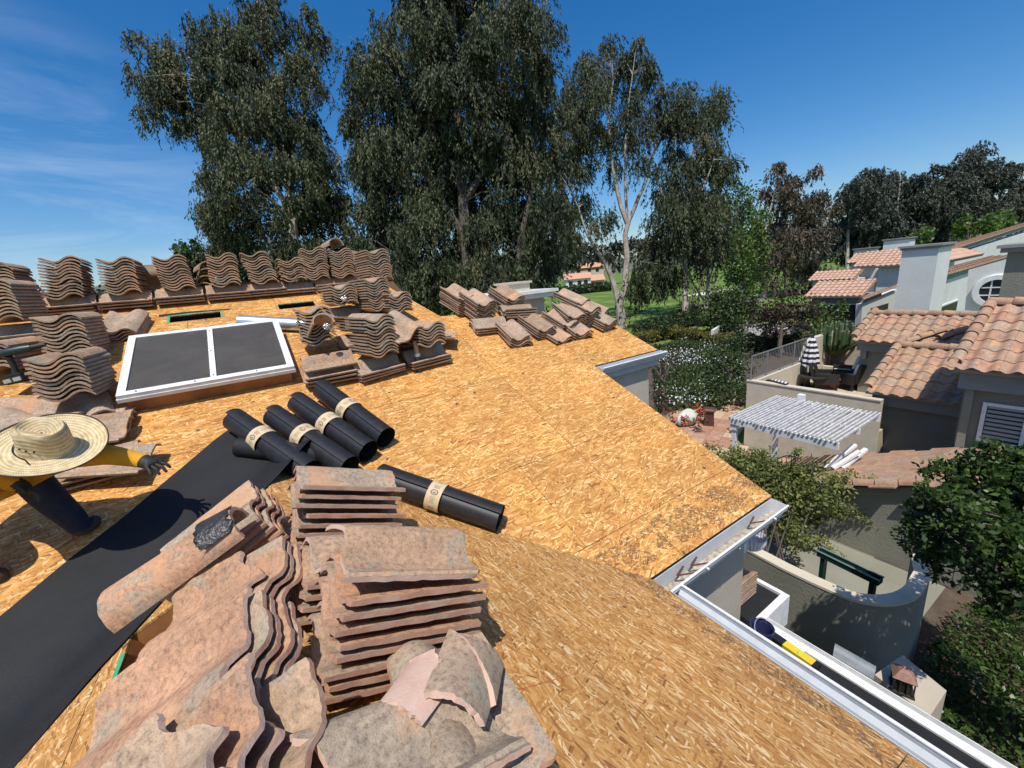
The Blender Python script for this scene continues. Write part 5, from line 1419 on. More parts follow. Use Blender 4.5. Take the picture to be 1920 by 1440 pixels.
def crown(blobs, depth, dens, leafL, leafW, clump=(.38, .6), per=28, droop=1.0, spread=.45, jitter=None, tone0=.5, tvar=.22, rd=None, strand=0):
    Ps, Ds, Ts = [], [], []; C = []
    for bl in blobs:
        px, py, rx, ry = bl[:4]; dd = depth + (bl[4] if len(bl) > 4 else random.uniform(-1, 1) * (jitter or depth * .05))
        c, A = ball_to_world(px, py, rx, ry, dd, rd)
        area = np.linalg.norm(A[0]) * np.linalg.norm(A[1]) * math.pi
        k = max(3, int(area * dens))
        cc = c + in_ball(k) @ A
        C.append(cc)
        for q in cc:
            m_ = max(4, int(per * rng.uniform(.5, 1.5))); sz = rng.uniform(.6, 1.3); tn = tone0 + rng.normal() * tvar
            if strand:
                ns_ = max(3, int(m_ / strand)); st = in_ball(ns_, .1) * np.array([clump[0], clump[0], clump[0] * .7]) * sz
                sl = clump[1] * sz * rng.uniform(.5, 1.3, ns_); dirs = np.column_stack([rng.normal(size=(ns_, 2)) * .22 + st[:, :2] * .25, -np.ones(ns_)])
                w = rng.integers(0, ns_, m_); f = rng.random(m_)
                off = st[w] + dirs[w] * (f * sl[w])[:, None] + rng.normal(size=(m_, 3)) * .055
                D_ = dirs[w] + rng.normal(size=(m_, 3)) * spread
                t_ = np.clip(tn + (rng.normal(size=ns_) * .10)[w] + rng.normal(size=m_) * .08, 0, 1)
            else:
                off = in_ball(m_, .1) * np.array([clump[0], clump[0], clump[1]]) * 1.6 * sz
                D_ = rng.normal(size=(m_, 3)) * spread + np.array([0, 0, -droop])
                t_ = np.clip(tn + rng.normal(size=m_) * .10, 0, 1)
            Ps.append(q + off); Ds.append(D_); Ts.append(t_)
    P = np.concatenate(Ps); D = np.concatenate(Ds); T = np.concatenate(Ts); n = len(P)
    return P, D, leafL * rng.uniform(.65, 1.35, n), leafW * rng.uniform(.7, 1.3, n), T, np.concatenate(C)
M_EUC = leaf_mat('eucalyptus_leaf', [(0, (.018, .024, .010)), (.4, (.048, .064, .024)), (.7, (.082, .10, .042)), (1, (.125, .115, .052))], .6, .15)
M_EUCR = leaf_mat('bronze_eucalyptus_leaf', [(0, (.03, .028, .018)), (.4, (.075, .07, .042)), (.75, (.125, .09, .055)), (1, (.17, .11, .07))], .5, .15)
M_EUCF = leaf_mat('distant_eucalyptus_leaf', [(0, (.024, .032, .024)), (.5, (.055, .066, .047)), (1, (.105, .10, .072))], .55, .1)
M_LIME = leaf_mat('fresh_green_leaf', [(0, (.04, .075, .015)), (.5, (.09, .16, .03)), (1, (.18, .26, .06))], .5, .3)
M_SHRUB = leaf_mat('shrub_leaf', [(0, (.015, .028, .010)), (.5, (.045, .075, .022)), (1, (.10, .14, .045))], .5, .25)
M_DARKSHRUB = leaf_mat('glossy_dark_leaf', [(0, (.018, .038, .010)), (.5, (.048, .092, .02)), (1, (.12, .19, .045))], .4, .3)
M_PURPLE = leaf_mat('dark_red_leaf', [(0, (.02, .012, .01)), (.5, (.05, .032, .024)), (1, (.10, .07, .045))], .5, .2)
M_VINE = leaf_mat('vine_leaf', [(0, (.05, .065, .02)), (.5, (.15, .18, .05)), (1, (.30, .32, .10))], .55, .3)
M_OLIVE = leaf_mat('olive_hedge_leaf', [(0, (.05, .06, .012)), (.5, (.13, .13, .025)), (1, (.24, .20, .05))], .6, .2)
M_BARK = simple('pale_gum_bark', (.22, .19, .16), (.42, .38, .34), 1.6, .85, bmp=.4, bscale=5, bdist=.03)
M_BARKD = simple('dark_bark', (.06, .048, .038), (.13, .105, .085), 2.2, .9, bmp=.5, bscale=6, bdist=.03)
def limb(m, pts, depth, r0, r1, n=7):
    P = [at(px, py, depth + (d[0] if d else 0)) for px, py, *d in pts]
    # smooth the polyline a little
    Q = []
    for i in range(len(P) - 1):
        for f in (0, .5): Q.append(P[i].lerp(P[i + 1], f) + Vector(rng.normal(size=3)) * .04 * (f > 0))
    Q.append(P[-1]); k = len(Q)
    m.tube(Q, [r0 + (r1 - r0) * i / (k - 1) for i in range(k)], n)
    return Q
def tree(name, label, blobs, depth, limbs, group=None, mt=M_EUC, bark=M_BARK, dens=1.0, leafL=.34, leafW=.045, per=30, twigs=60, cat='tree', foot=None, **kw):
    P, D, L, W, T, C = crown(blobs, depth, dens, leafL, leafW, per=per, **kw)
    base = foot if foot is not None else Vector((P[:, 0].mean(), P[:, 1].mean(), GZ))
    root = empty(name, base, label, cat, group)
    link('crown', leaves_mesh('crown', P, D, L, W, T, mt), root)
    m = MB(); ends = []
    for pts, r0, r1 in limbs: ends += limb(m, pts, depth, r0, r1)
    if ends:
        E_ = np.array([tuple(e) for e in ends])
        for q in C[rng.choice(len(C), min(twigs, len(C)), replace=False)]:
            d = np.linalg.norm(E_ - q, axis=1) + np.maximum(0, E_[:, 2] - q[2]) * 1.5
            e = Vector(E_[int(np.argmin(d))]); q = Vector(q)
            if (q - e).length < 9:
                mid = e.lerp(q, .55) + Vector((0, 0, (q - e).length * .08))
                m.tube([e, mid, q], [.045, .028, .010], 4, cap=False)
    if m.v: m.build('trunk', bark, root, smooth=True)
    return root
def down(px, py, depth):           # the foot straight below a pixel at that depth
    p = at(px, py, depth); return Vector((p.x, p.y, GZ))
def vert(px, py, depth, r0, r1, m):
    p = at(px, py, depth); m.tube([Vector((p.x, p.y, GZ)), p], [r0, r1], 8)

tree('eucalyptus', 'tall leaning eucalyptus behind the ridge stacks, apart from the others', [(315, 130, 42, 85), (350, 175, 58, 66), (405, 75, 42, 66), (470, 20, 60, 75), (440, 150, 76, 76), (588, 85, 32, 70), (545, 170, 48, 76), (470, 245, 92, 74), (398, 285, 28, 40), (580, 270, 52, 66), (520, 350, 106, 74), (430, 405, 52, 60), (600, 400, 56, 74), (480, 455, 98, 40), (392, 395, 16, 36), (312, 215, 30, 34), (545, 470, 60, 40), (400, 340, 20, 30)], 27,
     [([(560, 640), (560, 520), (548, 420), (540, 300), (530, 190), (500, 80), (480, -20)], .38, .08), ([(545, 400), (480, 290), (420, 200), (360, 110)], .2, .05), ([(540, 300), (575, 200), (595, 90)], .16, .04), ([(548, 420), (600, 360), (640, 300)], .14, .04), ([(540, 260), (500, 170), (440, 90), (400, 40)], .14, .03)], group=None, dens=1.15, per=640, strand=26, leafL=.24, leafW=.036, clump=(.85, 1.25), spread=.35, tvar=.26, tone0=.55, foot=down(560, 640, 27))
tree('eucalyptus', 'biggest dark eucalyptus, wide crown rising past the picture behind the lower ridge', [(850, 10, 125, 95), (780, 130, 104, 86), (692, 128, 36, 52), (960, 100, 90, 105), (880, 200, 132, 105), (694, 262, 50, 74), (765, 290, 104, 96), (905, 330, 124, 105), (1000, 240, 46, 100), (726, 395, 50, 62), (820, 430, 104, 86), (950, 440, 94, 86), (1025, 420, 34, 100), (690, 480, 50, 46), (780, 520, 86, 56), (900, 530, 104, 56), (1000, 530, 46, 44), (900, -60, 120, 60)], 25,
     [([(880, 660), (880, 540), (870, 400), (860, 250), (850, 100), (850, -40)], .5, .12), ([(875, 450), (800, 330), (740, 220), (700, 130)], .25, .05), ([(870, 380), (940, 270), (980, 150), (990, 60)], .24, .05), ([(960, 660), (975, 450), (1000, 350), (1035, 300)], .25, .05), ([(790, 640), (785, 500), (760, 400)], .25, .06), ([(725, 620), (735, 540), (745, 480)], .2, .06)], bark=M_BARKD, dens=1.4, per=660, strand=26, leafL=.24, leafW=.036, clump=(.9, 1.35), spread=.35, tvar=.24, tone0=.40, foot=down(880, 660, 25))
T3D = 43
tree('eucalyptus', 'slender eucalyptus with forked pale trunk standing on the golf course edge', [(1130, 128, 50, 52), (1188, 128, 32, 56), (1092, 165, 36, 52), (1068, 228, 38, 52), (1122, 215, 50, 58), (1188, 218, 26, 44), (1090, 330, 32, 66), (1072, 420, 26, 54), (1128, 395, 20, 26), (1262, 190, 36, 40), (1302, 172, 36, 40), (1336, 200, 22, 52), (1300, 258, 50, 48), (1240, 215, 18, 30), (1215, 100, 14, 30), (1052, 300, 22, 50), (1150, 300, 16, 22), (1200, 300, 16, 20), (1210, 250, 20, 22)], T3D,
     [([(1168, 620), (1164, 590), (1160, 570)], .52, .46), ([(1160, 572), (1154, 542), (1137, 497), (1115, 464), (1102, 443), (1085, 390)], .34, .08), ([(1161, 572), (1172, 540), (1176, 480), (1172, 439), (1180, 411), (1197, 370), (1213, 333), (1242, 304), (1276, 284)], .36, .10), ([(1213, 333), (1221, 296), (1240, 262), (1262, 234), (1285, 190)], .16, .05), ([(1176, 419), (1158, 361), (1149, 316), (1145, 260), (1141, 214), (1150, 150)], .26, .06), ([(1177, 415), (1172, 340), (1172, 280), (1178, 200), (1186, 140)], .18, .05), ([(1145, 300), (1120, 270), (1095, 230)], .1, .03), ([(1242, 304), (1290, 300), (1330, 260)], .1, .03)], dens=.72, per=440, strand=20, tone0=.5, leafL=.34, leafW=.052, clump=(1.05, 1.9), spread=.35, foot=onZ(1168, 618, GZ))
tree('eucalyptus', 'eucalyptus with straight grey trunk rising from the clipped hedge', [(1290, 335, 60, 60), (1335, 330, 28, 66), (1262, 400, 46, 60), (1312, 425, 50, 60), (1228, 470, 26, 42), (1250, 500, 28, 34), (1202, 540, 18, 30), (1345, 400, 22, 50), (1208, 500, 14, 30)], 40,
     [([(1289, 636), (1287, 600), (1285, 560), (1283, 520), (1286, 440), (1292, 360), (1300, 280)], .36, .10), ([(1286, 440), (1262, 400), (1240, 360)], .12, .04), ([(1290, 400), (1320, 350), (1338, 300)], .12, .04)], dens=.92, per=460, strand=20, tone0=.42, leafL=.34, leafW=.052, clump=(1.05, 1.9), spread=.35, foot=onZ(1289, 634, GZ))
tree('eucalyptus', 'sparse eucalyptus with pale bare branching trunk beside the clipped hedge', [(1330, 470, 24, 30), (1310, 520, 14, 24), (1345, 540, 16, 24), (1300, 560, 8, 14)], 41,
     [([(1322, 612), (1324, 575), (1328, 520), (1326, 470), (1330, 430)], .26, .06), ([(1324, 570), (1308, 545), (1296, 520), (1290, 500)], .12, .04), ([(1326, 540), (1338, 500), (1340, 460)], .11, .04), ([(1312, 600), (1310, 550)], .1, .06)], dens=1.3, per=40, mt=M_EUCR, tone0=.6, leafL=.42, leafW=.06, foot=onZ(1322, 612, GZ))
tree('broadleaf_tree', 'bright green broadleaf tree between the grey trunk and the bronze eucalyptus', [(1385, 375, 30, 38), (1402, 430, 36, 44), (1372, 480, 40, 44), (1402, 520, 36, 34), (1385, 560, 36, 26), (1420, 470, 18, 36)], 44,
     [([(1395, 610), (1394, 520), (1392, 420)], .22, .06)], mt=M_LIME, bark=M_BARKD, dens=3.6, droop=.35, spread=.8, leafL=.30, leafW=.11, per=26, tone0=.42, foot=down(1395, 610, 44))
tree('eucalyptus', 'bronze-leaved eucalyptus with white branching trunk beside the pale house', [(1462, 330, 30, 26), (1500, 352, 40, 38), (1450, 400, 36, 52), (1532, 402, 30, 50), (1492, 450, 46, 52), (1440, 485, 30, 42), (1552, 372, 16, 24), (1540, 470, 36, 44), (1500, 520, 40, 34), (1420, 440, 14, 40)], 58,
     [([(1435, 600), (1433, 540), (1428, 480), (1436, 430), (1450, 370)], .42, .08), ([(1433, 540), (1420, 520), (1408, 500)], .16, .05), ([(1470, 580), (1472, 520), (1462, 470), (1480, 420)], .2, .06), ([(1500, 580), (1500, 500)], .2, .1)], mt=M_EUCR, dens=.46, per=400, strand=20, leafL=.46, leafW=.075, clump=(1.2, 1.8), tone0=.5, foot=down(1435, 600, 58))
far_lab = ['windswept far eucalyptus, lowest of the row at its bronze neighbour', 'far eucalyptus above the small pale chimneys', 'far eucalyptus with a pale bare snag above the pale roofs', 'far eucalyptus behind the wide pale chimney', 'far eucalyptus above the bright green shrub', 'tallest far eucalyptus in the row, leaning over the pale gable', 'last far eucalyptus of the row above the yellow-green shrub']
for k, (lab, bl) in enumerate(zip(far_lab, [[(1592, 400, 30, 46), (1580, 450, 34, 40), (1610, 360, 24, 36)], [(1638, 345, 30, 34), (1640, 400, 36, 46), (1625, 450, 34, 34)], [(1690, 345, 30, 36), (1692, 400, 38, 46), (1668, 440, 30, 34)], [(1735, 350, 26, 40), (1740, 405, 36, 42), (1720, 440, 30, 30)], [(1780, 340, 28, 42), (1785, 400, 40, 40), (1765, 440, 34, 24)], [(1835, 305, 40, 28), (1815, 340, 40, 36), (1872, 320, 32, 24), (1840, 385, 50, 34)], [(1910, 360, 36, 30), (1895, 400, 44, 30), (1950, 350, 36, 40)]])):
    cx = sum(b[0] for b in bl) / len(bl)
    tree('eucalyptus', lab, bl, 95, [([(cx - 6, 520), (cx - 4, 440), (cx, 380), (cx + 6, 330)], .4, .08), ([(cx - 4, 440), (cx + 18, 390)], .2, .06)], group='row of far eucalyptus', mt=M_EUCF, dens=.30, per=360, strand=16, leafL=.70, leafW=.115, clump=(1.8, 1.9), spread=.5, tone0=.45, twigs=25, foot=down(cx, 520, 95))
tree('broadleaf_tree', 'small round dark tree far behind the ridge tile stacks', [(355, 480, 28, 26), (340, 510, 24, 26), (375, 505, 22, 28), (360, 540, 36, 26)], 60, [([(358, 600), (357, 520)], .25, .1)], mt=M_SHRUB, bark=M_BARKD, dens=2.6, droop=.2, spread=.8, leafL=.5, leafW=.17, tone0=.4, foot=down(358, 600, 60))
for px, py, r, lab in ((1815, 422, 20, 'rounded bright green shrub standing behind the pale roofs'), (1868, 415, 26, 'wide yellow-green shrub behind the pale gable'), (1728, 440, 14, 'small olive shrub between the two pale chimneys')):
    tree('shrub', lab, [(px, py, r, 14), (px - r * .5, py + 8, r * .7, 12), (px + r * .6, py + 6, r * .7, 12)], 60, [([(px, py + 60), (px, py)], .1, .05)], mt=M_LIME, bark=M_BARKD, cat='shrub', dens=3, droop=.1, spread=.9, leafL=.45, leafW=.15, tone0=.45, foot=down(px, py + 60, 60))
# a far wooded belt that closes the view
P, D, L, W, T, C = crown([(x, 505 - (x - 960) * .095 - 14 + 6 * math.sin(x * .05), 34, 20) for x in range(-40, 2000, 44)], 170, .16, 2.2, .55, clump=(2.0, 1.6), per=30, spread=.8, tone0=.42)
link('distant_woods', leaves_mesh('distant_woods', P, D, L, W, T, M_EUCF), kind='stuff', label='belt of distant trees along the horizon')
# understorey between the big trunks behind the roof
tree('shrub', 'shadowy understorey shrub below the biggest eucalyptus', [(700, 545, 40, 30), (760, 560, 44, 26), (830, 560, 40, 22)], 30, [([(760, 620), (760, 560)], .1, .05)], mt=M_SHRUB, bark=M_BARKD, cat='shrub', dens=4, droop=.2, spread=.9, leafL=.35, leafW=.10, tone0=.35, foot=down(760, 620, 30))
tree('shrub', 'tangled shrub under the leaning eucalyptus behind the ridge', [(610, 470, 50, 30), (650, 490, 40, 30), (560, 490, 50, 24), (460, 500, 60, 20)], 31, [([(610, 620), (610, 490)], .1, .05)], mt=M_SHRUB, bark=M_BARKD, cat='shrub', dens=4, droop=.3, spread=.9, leafL=.35, leafW=.10, tone0=.4, foot=down(610, 620, 31))

# ------------------------------------------------------------------ far houses over the fairway
fh_lab = ['far white house with salmon roof beyond the fairway', 'far cream house half hidden by the slender eucalyptus', 'far salmon-roofed house up the slope behind the others']
M_SALM = simple('salmon_roof', (.50, .24, .16), (.58, .32, .22), 1.5, .9)
for (px, py, w, h, dp, mt), lab in zip(((1082, 530, 9, 3.6, 150, M_PALE), (1112, 532, 7, 3.2, 155, M_CREAM), (1100, 508, 14, 3.4, 185, M_CREAM)), fh_lab):
    c = down(px, py, dp); fh = empty('far_house', c, lab, 'house', 'houses across the fairway')
    z1 = at(px, py, dp).z; Mh = Matrix.Translation((c.x, c.y, 0)) @ Matrix.Rotation(-.62, 4, 'Z')
    s = MB(); s.box((-w / 2, -4, GZ), (w / 2, 4, z1 + h * .4), Mh); s.build('wall', mt, fh)
    zt = z1 + h * .4
    s = MB(); s.add([(-w / 2 - .5, -4.6, zt), (w / 2 + .5, -4.6, zt), (w / 2 + .5, 4.6, zt), (-w / 2 - .5, 4.6, zt), (-w / 2 - .5, 0, zt + 2), (w / 2 + .5, 0, zt + 2)], [(0, 1, 5, 4), (2, 3, 4, 5), (0, 4, 3), (1, 2, 5), (3, 2, 1, 0)], Mh); s.build('roof', M_SALM, fh)
    for k in (-.3, .05, .3):
        s = MB(); s.box((k * w - .7, -4.06, zt - 2.1), (k * w + .7, -3.98, zt - .7), Mh); s.build('window', M_WINGLASS, fh)
def hedge(name, label, pts, w, h, mt, leafL=.12, dens=240, z=GZ, group=None, tone0=.5):
    P = []
    for a, b in zip(pts[:-1], pts[1:]):
        a, b = Vector(a), Vector(b); d = (b - a); L_ = d.length; d.normalize(); n_ = Vector((-d.y, d.x, 0))
        k = int(L_ * (w + 2 * h) * dens)
        f = rng.random(k); sd = rng.uniform(-1, 1, k); hh = rng.random(k) ** .5
        fx = np.where(rng.random(k) < .5, np.sign(sd), sd)
        wob = .12 * np.sin(f * L_ * 3) + .08 * np.sin(f * L_ * 7.3)
        Q = np.array([a.x, a.y, z]) + np.outer(f * L_, [d.x, d.y, 0]) + np.outer(fx * w / 2 * (1 + wob), [n_.x, n_.y, 0]) + np.outer(np.where(fx == sd, 1, hh) * h * (1 + wob), [0, 0, 1])
        P.append(Q)
    P = np.concatenate(P); n = len(P); P += rng.normal(size=P.shape) * .04
    o = empty(name, Vector(pts[0]), label, 'hedge', group)
    link('foliage', leaves_mesh('foliage', P, rng.normal(size=(n, 3)) + np.array([0, 0, .3]), leafL * rng.uniform(.6, 1.4, n), leafL * .32 * rng.uniform(.7, 1.3, n), np.clip(tone0 + rng.normal(size=n) * .2, 0, 1), mt), o)
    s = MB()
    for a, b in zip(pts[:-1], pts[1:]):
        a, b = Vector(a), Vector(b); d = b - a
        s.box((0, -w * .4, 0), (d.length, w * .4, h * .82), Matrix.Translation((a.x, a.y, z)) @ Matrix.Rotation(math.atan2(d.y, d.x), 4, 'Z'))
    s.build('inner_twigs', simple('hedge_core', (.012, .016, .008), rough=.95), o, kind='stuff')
G = lambda px, py: onZ(px, py, GZ)
hedge('hedge', 'low olive-yellow clipped hedge curving round the grey eucalyptus trunk', [G(1195, 648), G(1250, 632), G(1310, 642), G(1370, 655)], 1.2, .8, M_OLIVE, .14, 200)
hedge('hedge', 'dark green clipped hedge behind the flower bed', [G(1375, 660), G(1430, 658), G(1505, 655)], 1.0, 1.0, M_SHRUB, .14, 200, tone0=.3)
hedge('hedge', 'dark hedge bordering the cart path', [G(1215, 640), G(1260, 618), G(1335, 592)], 2.2, 1.1, M_SHRUB, .2, 120, tone0=.35)
hedge('hedge', 'bright lime clipped hedge beside the pale bare trunk', [G(1302, 612), G(1345, 604)], 1.6, .8, M_LIME, .16, 160)
hedge('hedge', 'far dark hedge below the houses across the fairway', [G(1030, 556), G(1085, 551), G(1140, 545)], 5, 2.0, M_SHRUB, .7, 8, tone0=.4)
# white garden wall behind the hedges
wp = [G(1338, 652), G(1352, 640), G(1450, 642), G(1570, 640)]
s = ribbon([Vector((p.x, p.y)) for p in wp], .2, GZ, GZ + 1.25); s.build('white_garden_wall', M_PALE, label='pale garden wall with curved end dappled by tree shade', cat='wall')
# shrubs of the lower garden
def shrub(label, blobs, depth, mt, leafL, leafW, name='shrub', dens=11, **k):
    kw = dict(droop=.0, spread=1.0, clump=(.22, .22), per=34, tone0=.5, twigs=14, jitter=.4); kw.update(k)
    px = sum(b[0] for b in blobs) / len(blobs); py = max(b[1] + b[3] for b in blobs)
    f = down(px, py, depth)
    return tree(name, label, blobs, depth, [([(px, py + 8), (px, py - (py - min(b[1] for b in blobs)) * .6)], .05, .02)], mt=mt, bark=M_BARKD, dens=dens, leafL=leafL, leafW=leafW, cat='shrub', foot=f, **kw)
shrub('tall grey-green shrub between the flower bed and the terrace parapet', [(1345, 690, 26, 50), (1378, 660, 22, 36), (1392, 705, 20, 46), (1370, 735, 34, 36), (1330, 740, 22, 30), (1400, 750, 14, 24)], 17, M_SHRUB, .13, .035, tone0=.55)
shrub('brownish wispy shrub beside the corner of the small wing', [(1243, 678, 22, 26), (1238, 720, 20, 34), (1250, 750, 18, 22)], 15.5, M_PURPLE, .12, .03, dens=7, tone0=.75)
shrub('rounded green shrub before the white garden wall', [(1362, 570, 36, 28), (1350, 600, 30, 24), (1395, 590, 26, 26), (1375, 615, 36, 18)], 30, M_SHRUB, .2, .07, tone0=.62, clump=(.35, .35))
tree('plum_tree', 'dark red-leaved small tree with bare trunk by the terrace railing', [(1442, 578, 32, 26), (1492, 570, 40, 30), (1472, 600, 54, 26), (1515, 600, 24, 26), (1440, 605, 26, 20)], 24, [([(1466, 662), (1464, 630), (1470, 600), (1490, 575)], .14, .05), ([(1464, 630), (1440, 590)], .07, .03)], mt=M_PURPLE, bark=M_BARKD, dens=8, leafL=.16, leafW=.05, droop=.2, spread=.9, clump=(.3, .3), tone0=.5, foot=down(1466, 668, 24))
shrub('fresh green shrub behind the candelabra cactus', [(1535, 590, 24, 26), (1560, 585, 20, 22), (1525, 612, 20, 18)], 23, M_LIME, .15, .05, tone0=.4)
shrub('thin grey shrub spilling over the terrace railing', [(1520, 630, 24, 12), (1545, 625, 18, 12)], 20, M_EUC, .14, .03, dens=5, tone0=.7)
# flower bed
reg = [G(1222, 655), G(1300, 640), G(1390, 660), G(1395, 745), G(1330, 770), G(1230, 775)]
def scatter(poly, n):
    xs = [p.x for p in poly]; ys = [p.y for p in poly]; out = []
    while len(out) < n:
        X_ = rng.uniform(min(xs), max(xs), n); Y_ = rng.uniform(min(ys), max(ys), n); ins = np.zeros(n, bool); j = len(poly) - 1
        for i in range(len(poly)):
            xi, yi, xj, yj = poly[i].x, poly[i].y, poly[j].x, poly[j].y
            ins ^= ((yi > Y_) != (yj > Y_)) & (X_ < (xj - xi) * (Y_ - yi) / (yj - yi) + xi); j = i
        out += list(zip(X_[ins], Y_[ins]))
    return np.array(out[:n])
xy = scatter(reg, 16000); n = len(xy)
hz = .25 + .2 * np.sin(xy[:, 0] * 1.3) * np.cos(xy[:, 1] * 1.1) + .12
P = np.column_stack([xy, GZ + rng.random(n) * hz])
link('ground_cover', leaves_mesh('ground_cover', P, rng.normal(size=(n, 3)) + np.array([0, 0, .8]), .17 * rng.uniform(.6, 1.4, n), .05 * rng.uniform(.7, 1.3, n), np.clip(.55 + rng.normal(size=n) * .2, 0, 1), M_SHRUB), kind='stuff', label='leafy green ground cover of the flower bed')
patch = (np.sin(xy[:, 0] * .9 + 1) + np.cos(xy[:, 1] * 1.2) + rng.normal(size=n) * .5) > .25
q = xy[patch][:1300]; nq = len(q)
M_PETAL = simple('white_petals', (.72, .72, .72), rough=.8)
P = np.column_stack([q, GZ + .28 + rng.random(nq) * .22])
link('white_flowers', leaves_mesh('white_flowers', P, rng.normal(size=(nq, 3)) * .8 + np.array([0, 0, .2]), .085 * rng.uniform(.6, 1.3, nq), .04 * rng.uniform(.7, 1.3, nq), np.ones(nq), M_PETAL), kind='stuff', label='scattered white flowers over the flower bed')
# geraniums and a pale boulder
for lab, bl, dp in (('red geranium clump beside the brown box lantern', [(1300, 778, 16, 16), (1318, 785, 10, 12)], 14.5), ('red geranium clump at the roof edge by the pale boulder', [(1262, 782, 14, 12), (1278, 790, 10, 10)], 14.2)):
    P, D, L, W, T, C = crown(bl, dp, 14, .09, .035, clump=(.10, .10), per=16, droop=0, spread=1, jitter=.1)
    root = empty('geranium', down(bl[0][0], bl[0][1] + 14, dp), lab, 'flowers', 'red geraniums')
    link('foliage', leaves_mesh('foliage', P, D, L, W, T, M_SHRUB), root)
    k = rng.choice(len(P), int(len(P) * .55))
    link('blossom', leaves_mesh('blossom', P[k] + np.array([0, 0, .08]), D[k] * .5 + np.array([0, 0, .3]), L[k] * .9, W[k] * 1.2, T[k], simple('scarlet_petals', (.55, .012, .02), (.65, .03, .03), 20, .6)), root)
bm = bmesh.new(); bmesh.ops.create_icosphere(bm, subdivisions=3, radius=.38)
for v in bm.verts: v.co = Vector((v.co.x * 1.25, v.co.y * .8, v.co.z * .85)) * (1 + .08 * math.sin(v.co.x * 9) + .06 * math.sin(v.co.y * 13 + 1))
me = bpy.data.meshes.new('boulder'); bm.to_mesh(me); bm.free(); me.materials.append(simple('pale_stone', (.50, .47, .40), (.62, .60, .54), 4, .9, bmp=.5)); me.polygons.foreach_set('use_smooth', [True] * len(me.polygons))
b_ = at(1287, 776, 15.3); link('boulder', me, M=Matrix.Translation((b_.x, b_.y, GZ + .3)), label='pale rounded boulder behind the red geraniums', cat='boulder')
# candelabra cactus and agave on the terrace
cb = Vector((18.15, onX(1563, 675, 18.15).y, tz + .3)); cac = empty('candelabra_cactus', cb, 'candelabra cactus with many upright green arms in the terrace planter', 'cactus')
M_CACT = simple('cactus_green', (.035, .07, .022), (.08, .13, .04), 4, .6, bmp=.3, bscale=30)
s = MB(); s.tube([cb, cb + Vector((0, 0, .5)), cb + Vector((.02, 0, .9))], [.10, .09, .08], 8); s.build('stem', M_BARKD, cac, smooth=True)
for k in range(44):
    a = k * 2.4; r = .12 + .62 * math.sqrt(k / 44); h = 1.75 - .5 * (r / .74) ** 2 + rng.uniform(-.12, .12)
    x, y = r * math.cos(a), r * math.sin(a)
    s = MB(); s.tube([cb + Vector((x * .08, y * .08, .45)), cb + Vector((x * .7, y * .7, .62 + .2 * r)), cb + Vector((x, y, .95)), cb + Vector((x * 1.03, y * 1.03, h)), cb + Vector((x * 1.03, y * 1.03, h + .05))], [.045, .05, .052, .05, .015], 5); s.build('arm', M_CACT, cac)
ab = Vector((17.95, onX(1537, 685, 17.95).y, tz + .34)); ag = empty('agave', ab, 'spiky green agave beside the candelabra cactus', 'agave')
for k in range(26):
    a = k * 2.4; t_ = .35 + .9 * k / 26; d = Vector((math.cos(a) * math.sin(t_), math.sin(a) * math.sin(t_), math.cos(t_)))
    s = MB(); n_ = Vector((-math.sin(a), math.cos(a), 0)); p1 = ab + d * .25; p2 = ab + d * .5 + Vector((0, 0, -.03))
    s.add([ab + n_ * .03, p1 + n_ * .035, p2, p1 - n_ * .035, ab - n_ * .03], [(0, 1, 2, 3, 4)]); s.build('leaf', M_LIME if False else M_CACT, ag)
P, D, L, W, T, C = crown([(1562, 706, 7, 6)], (FWD @ np.array(pp)), 60, .10, .025, clump=(.06, .08), per=10, droop=-.6, spread=.8, jitter=.05)
link('pot_plant', leaves_mesh('pot_plant', P, D, L, W, T, M_SHRUB), pot)
# climbing vine over the fence next to the roof edge
vbl = [(1345, 862, 24, 14), (1388, 880, 38, 22), (1425, 885, 40, 34), (1470, 905, 46, 34), (1510, 925, 46, 30), (1460, 950, 44, 34), (1500, 960, 40, 26), (1550, 905, 30, 18), (1480, 1000, 30, 22), (1555, 945, 26, 16), (1405, 862, 20, 10), (1530, 885, 22, 10)]
P, D, L, W, T, C = crown(vbl, 8.2, 130, .085, .020, clump=(.11, .12), per=26, droop=.2, spread=1.0, jitter=.5, tone0=.5, tvar=.25, rd=.5)
Q = []
for (a, b) in (((1520, 930), (1700, 1005)), ((1540, 950), (1660, 985)), ((1500, 990), (1580, 1040)), ((1450, 990), (1500, 1050)), ((1540, 900), (1640, 890)), ((1400, 860), (1370, 838)), ((1440, 870), (1420, 840)), ((1360, 855), (1310, 832)), ((1480, 880), (1500, 835))):
    for f in np.linspace(0, 1, 26):
        p = at(a[0] + (b[0] - a[0]) * f, a[1] + (b[1] - a[1]) * f + 8 * math.sin(f * 9), 8.2 - .3 * f)
        for _ in range(9 if f < .8 else 5): Q.append(np.array(p) + rng.normal(size=3) * .05 * (1.2 - f * .7))
Q = np.array(Q); nq = len(Q)
vr = empty('climbing_vine', (7.2, 3.2, GZ), 'sprawling yellow-green vine between the roof edge and the lean-to roof', 'vine')
link('foliage', leaves_mesh('foliage', np.concatenate([P, Q]), np.concatenate([D, rng.normal(size=(nq, 3)) + np.array([0, 0, -.2])]), np.concatenate([L, .07 * rng.uniform(.6, 1.3, nq)]), np.concatenate([W, .017 * np.ones(nq)]), np.concatenate([T, np.clip(.65 + rng.normal(size=nq) * .2, 0, 1)]), M_VINE), vr)
s = MB()
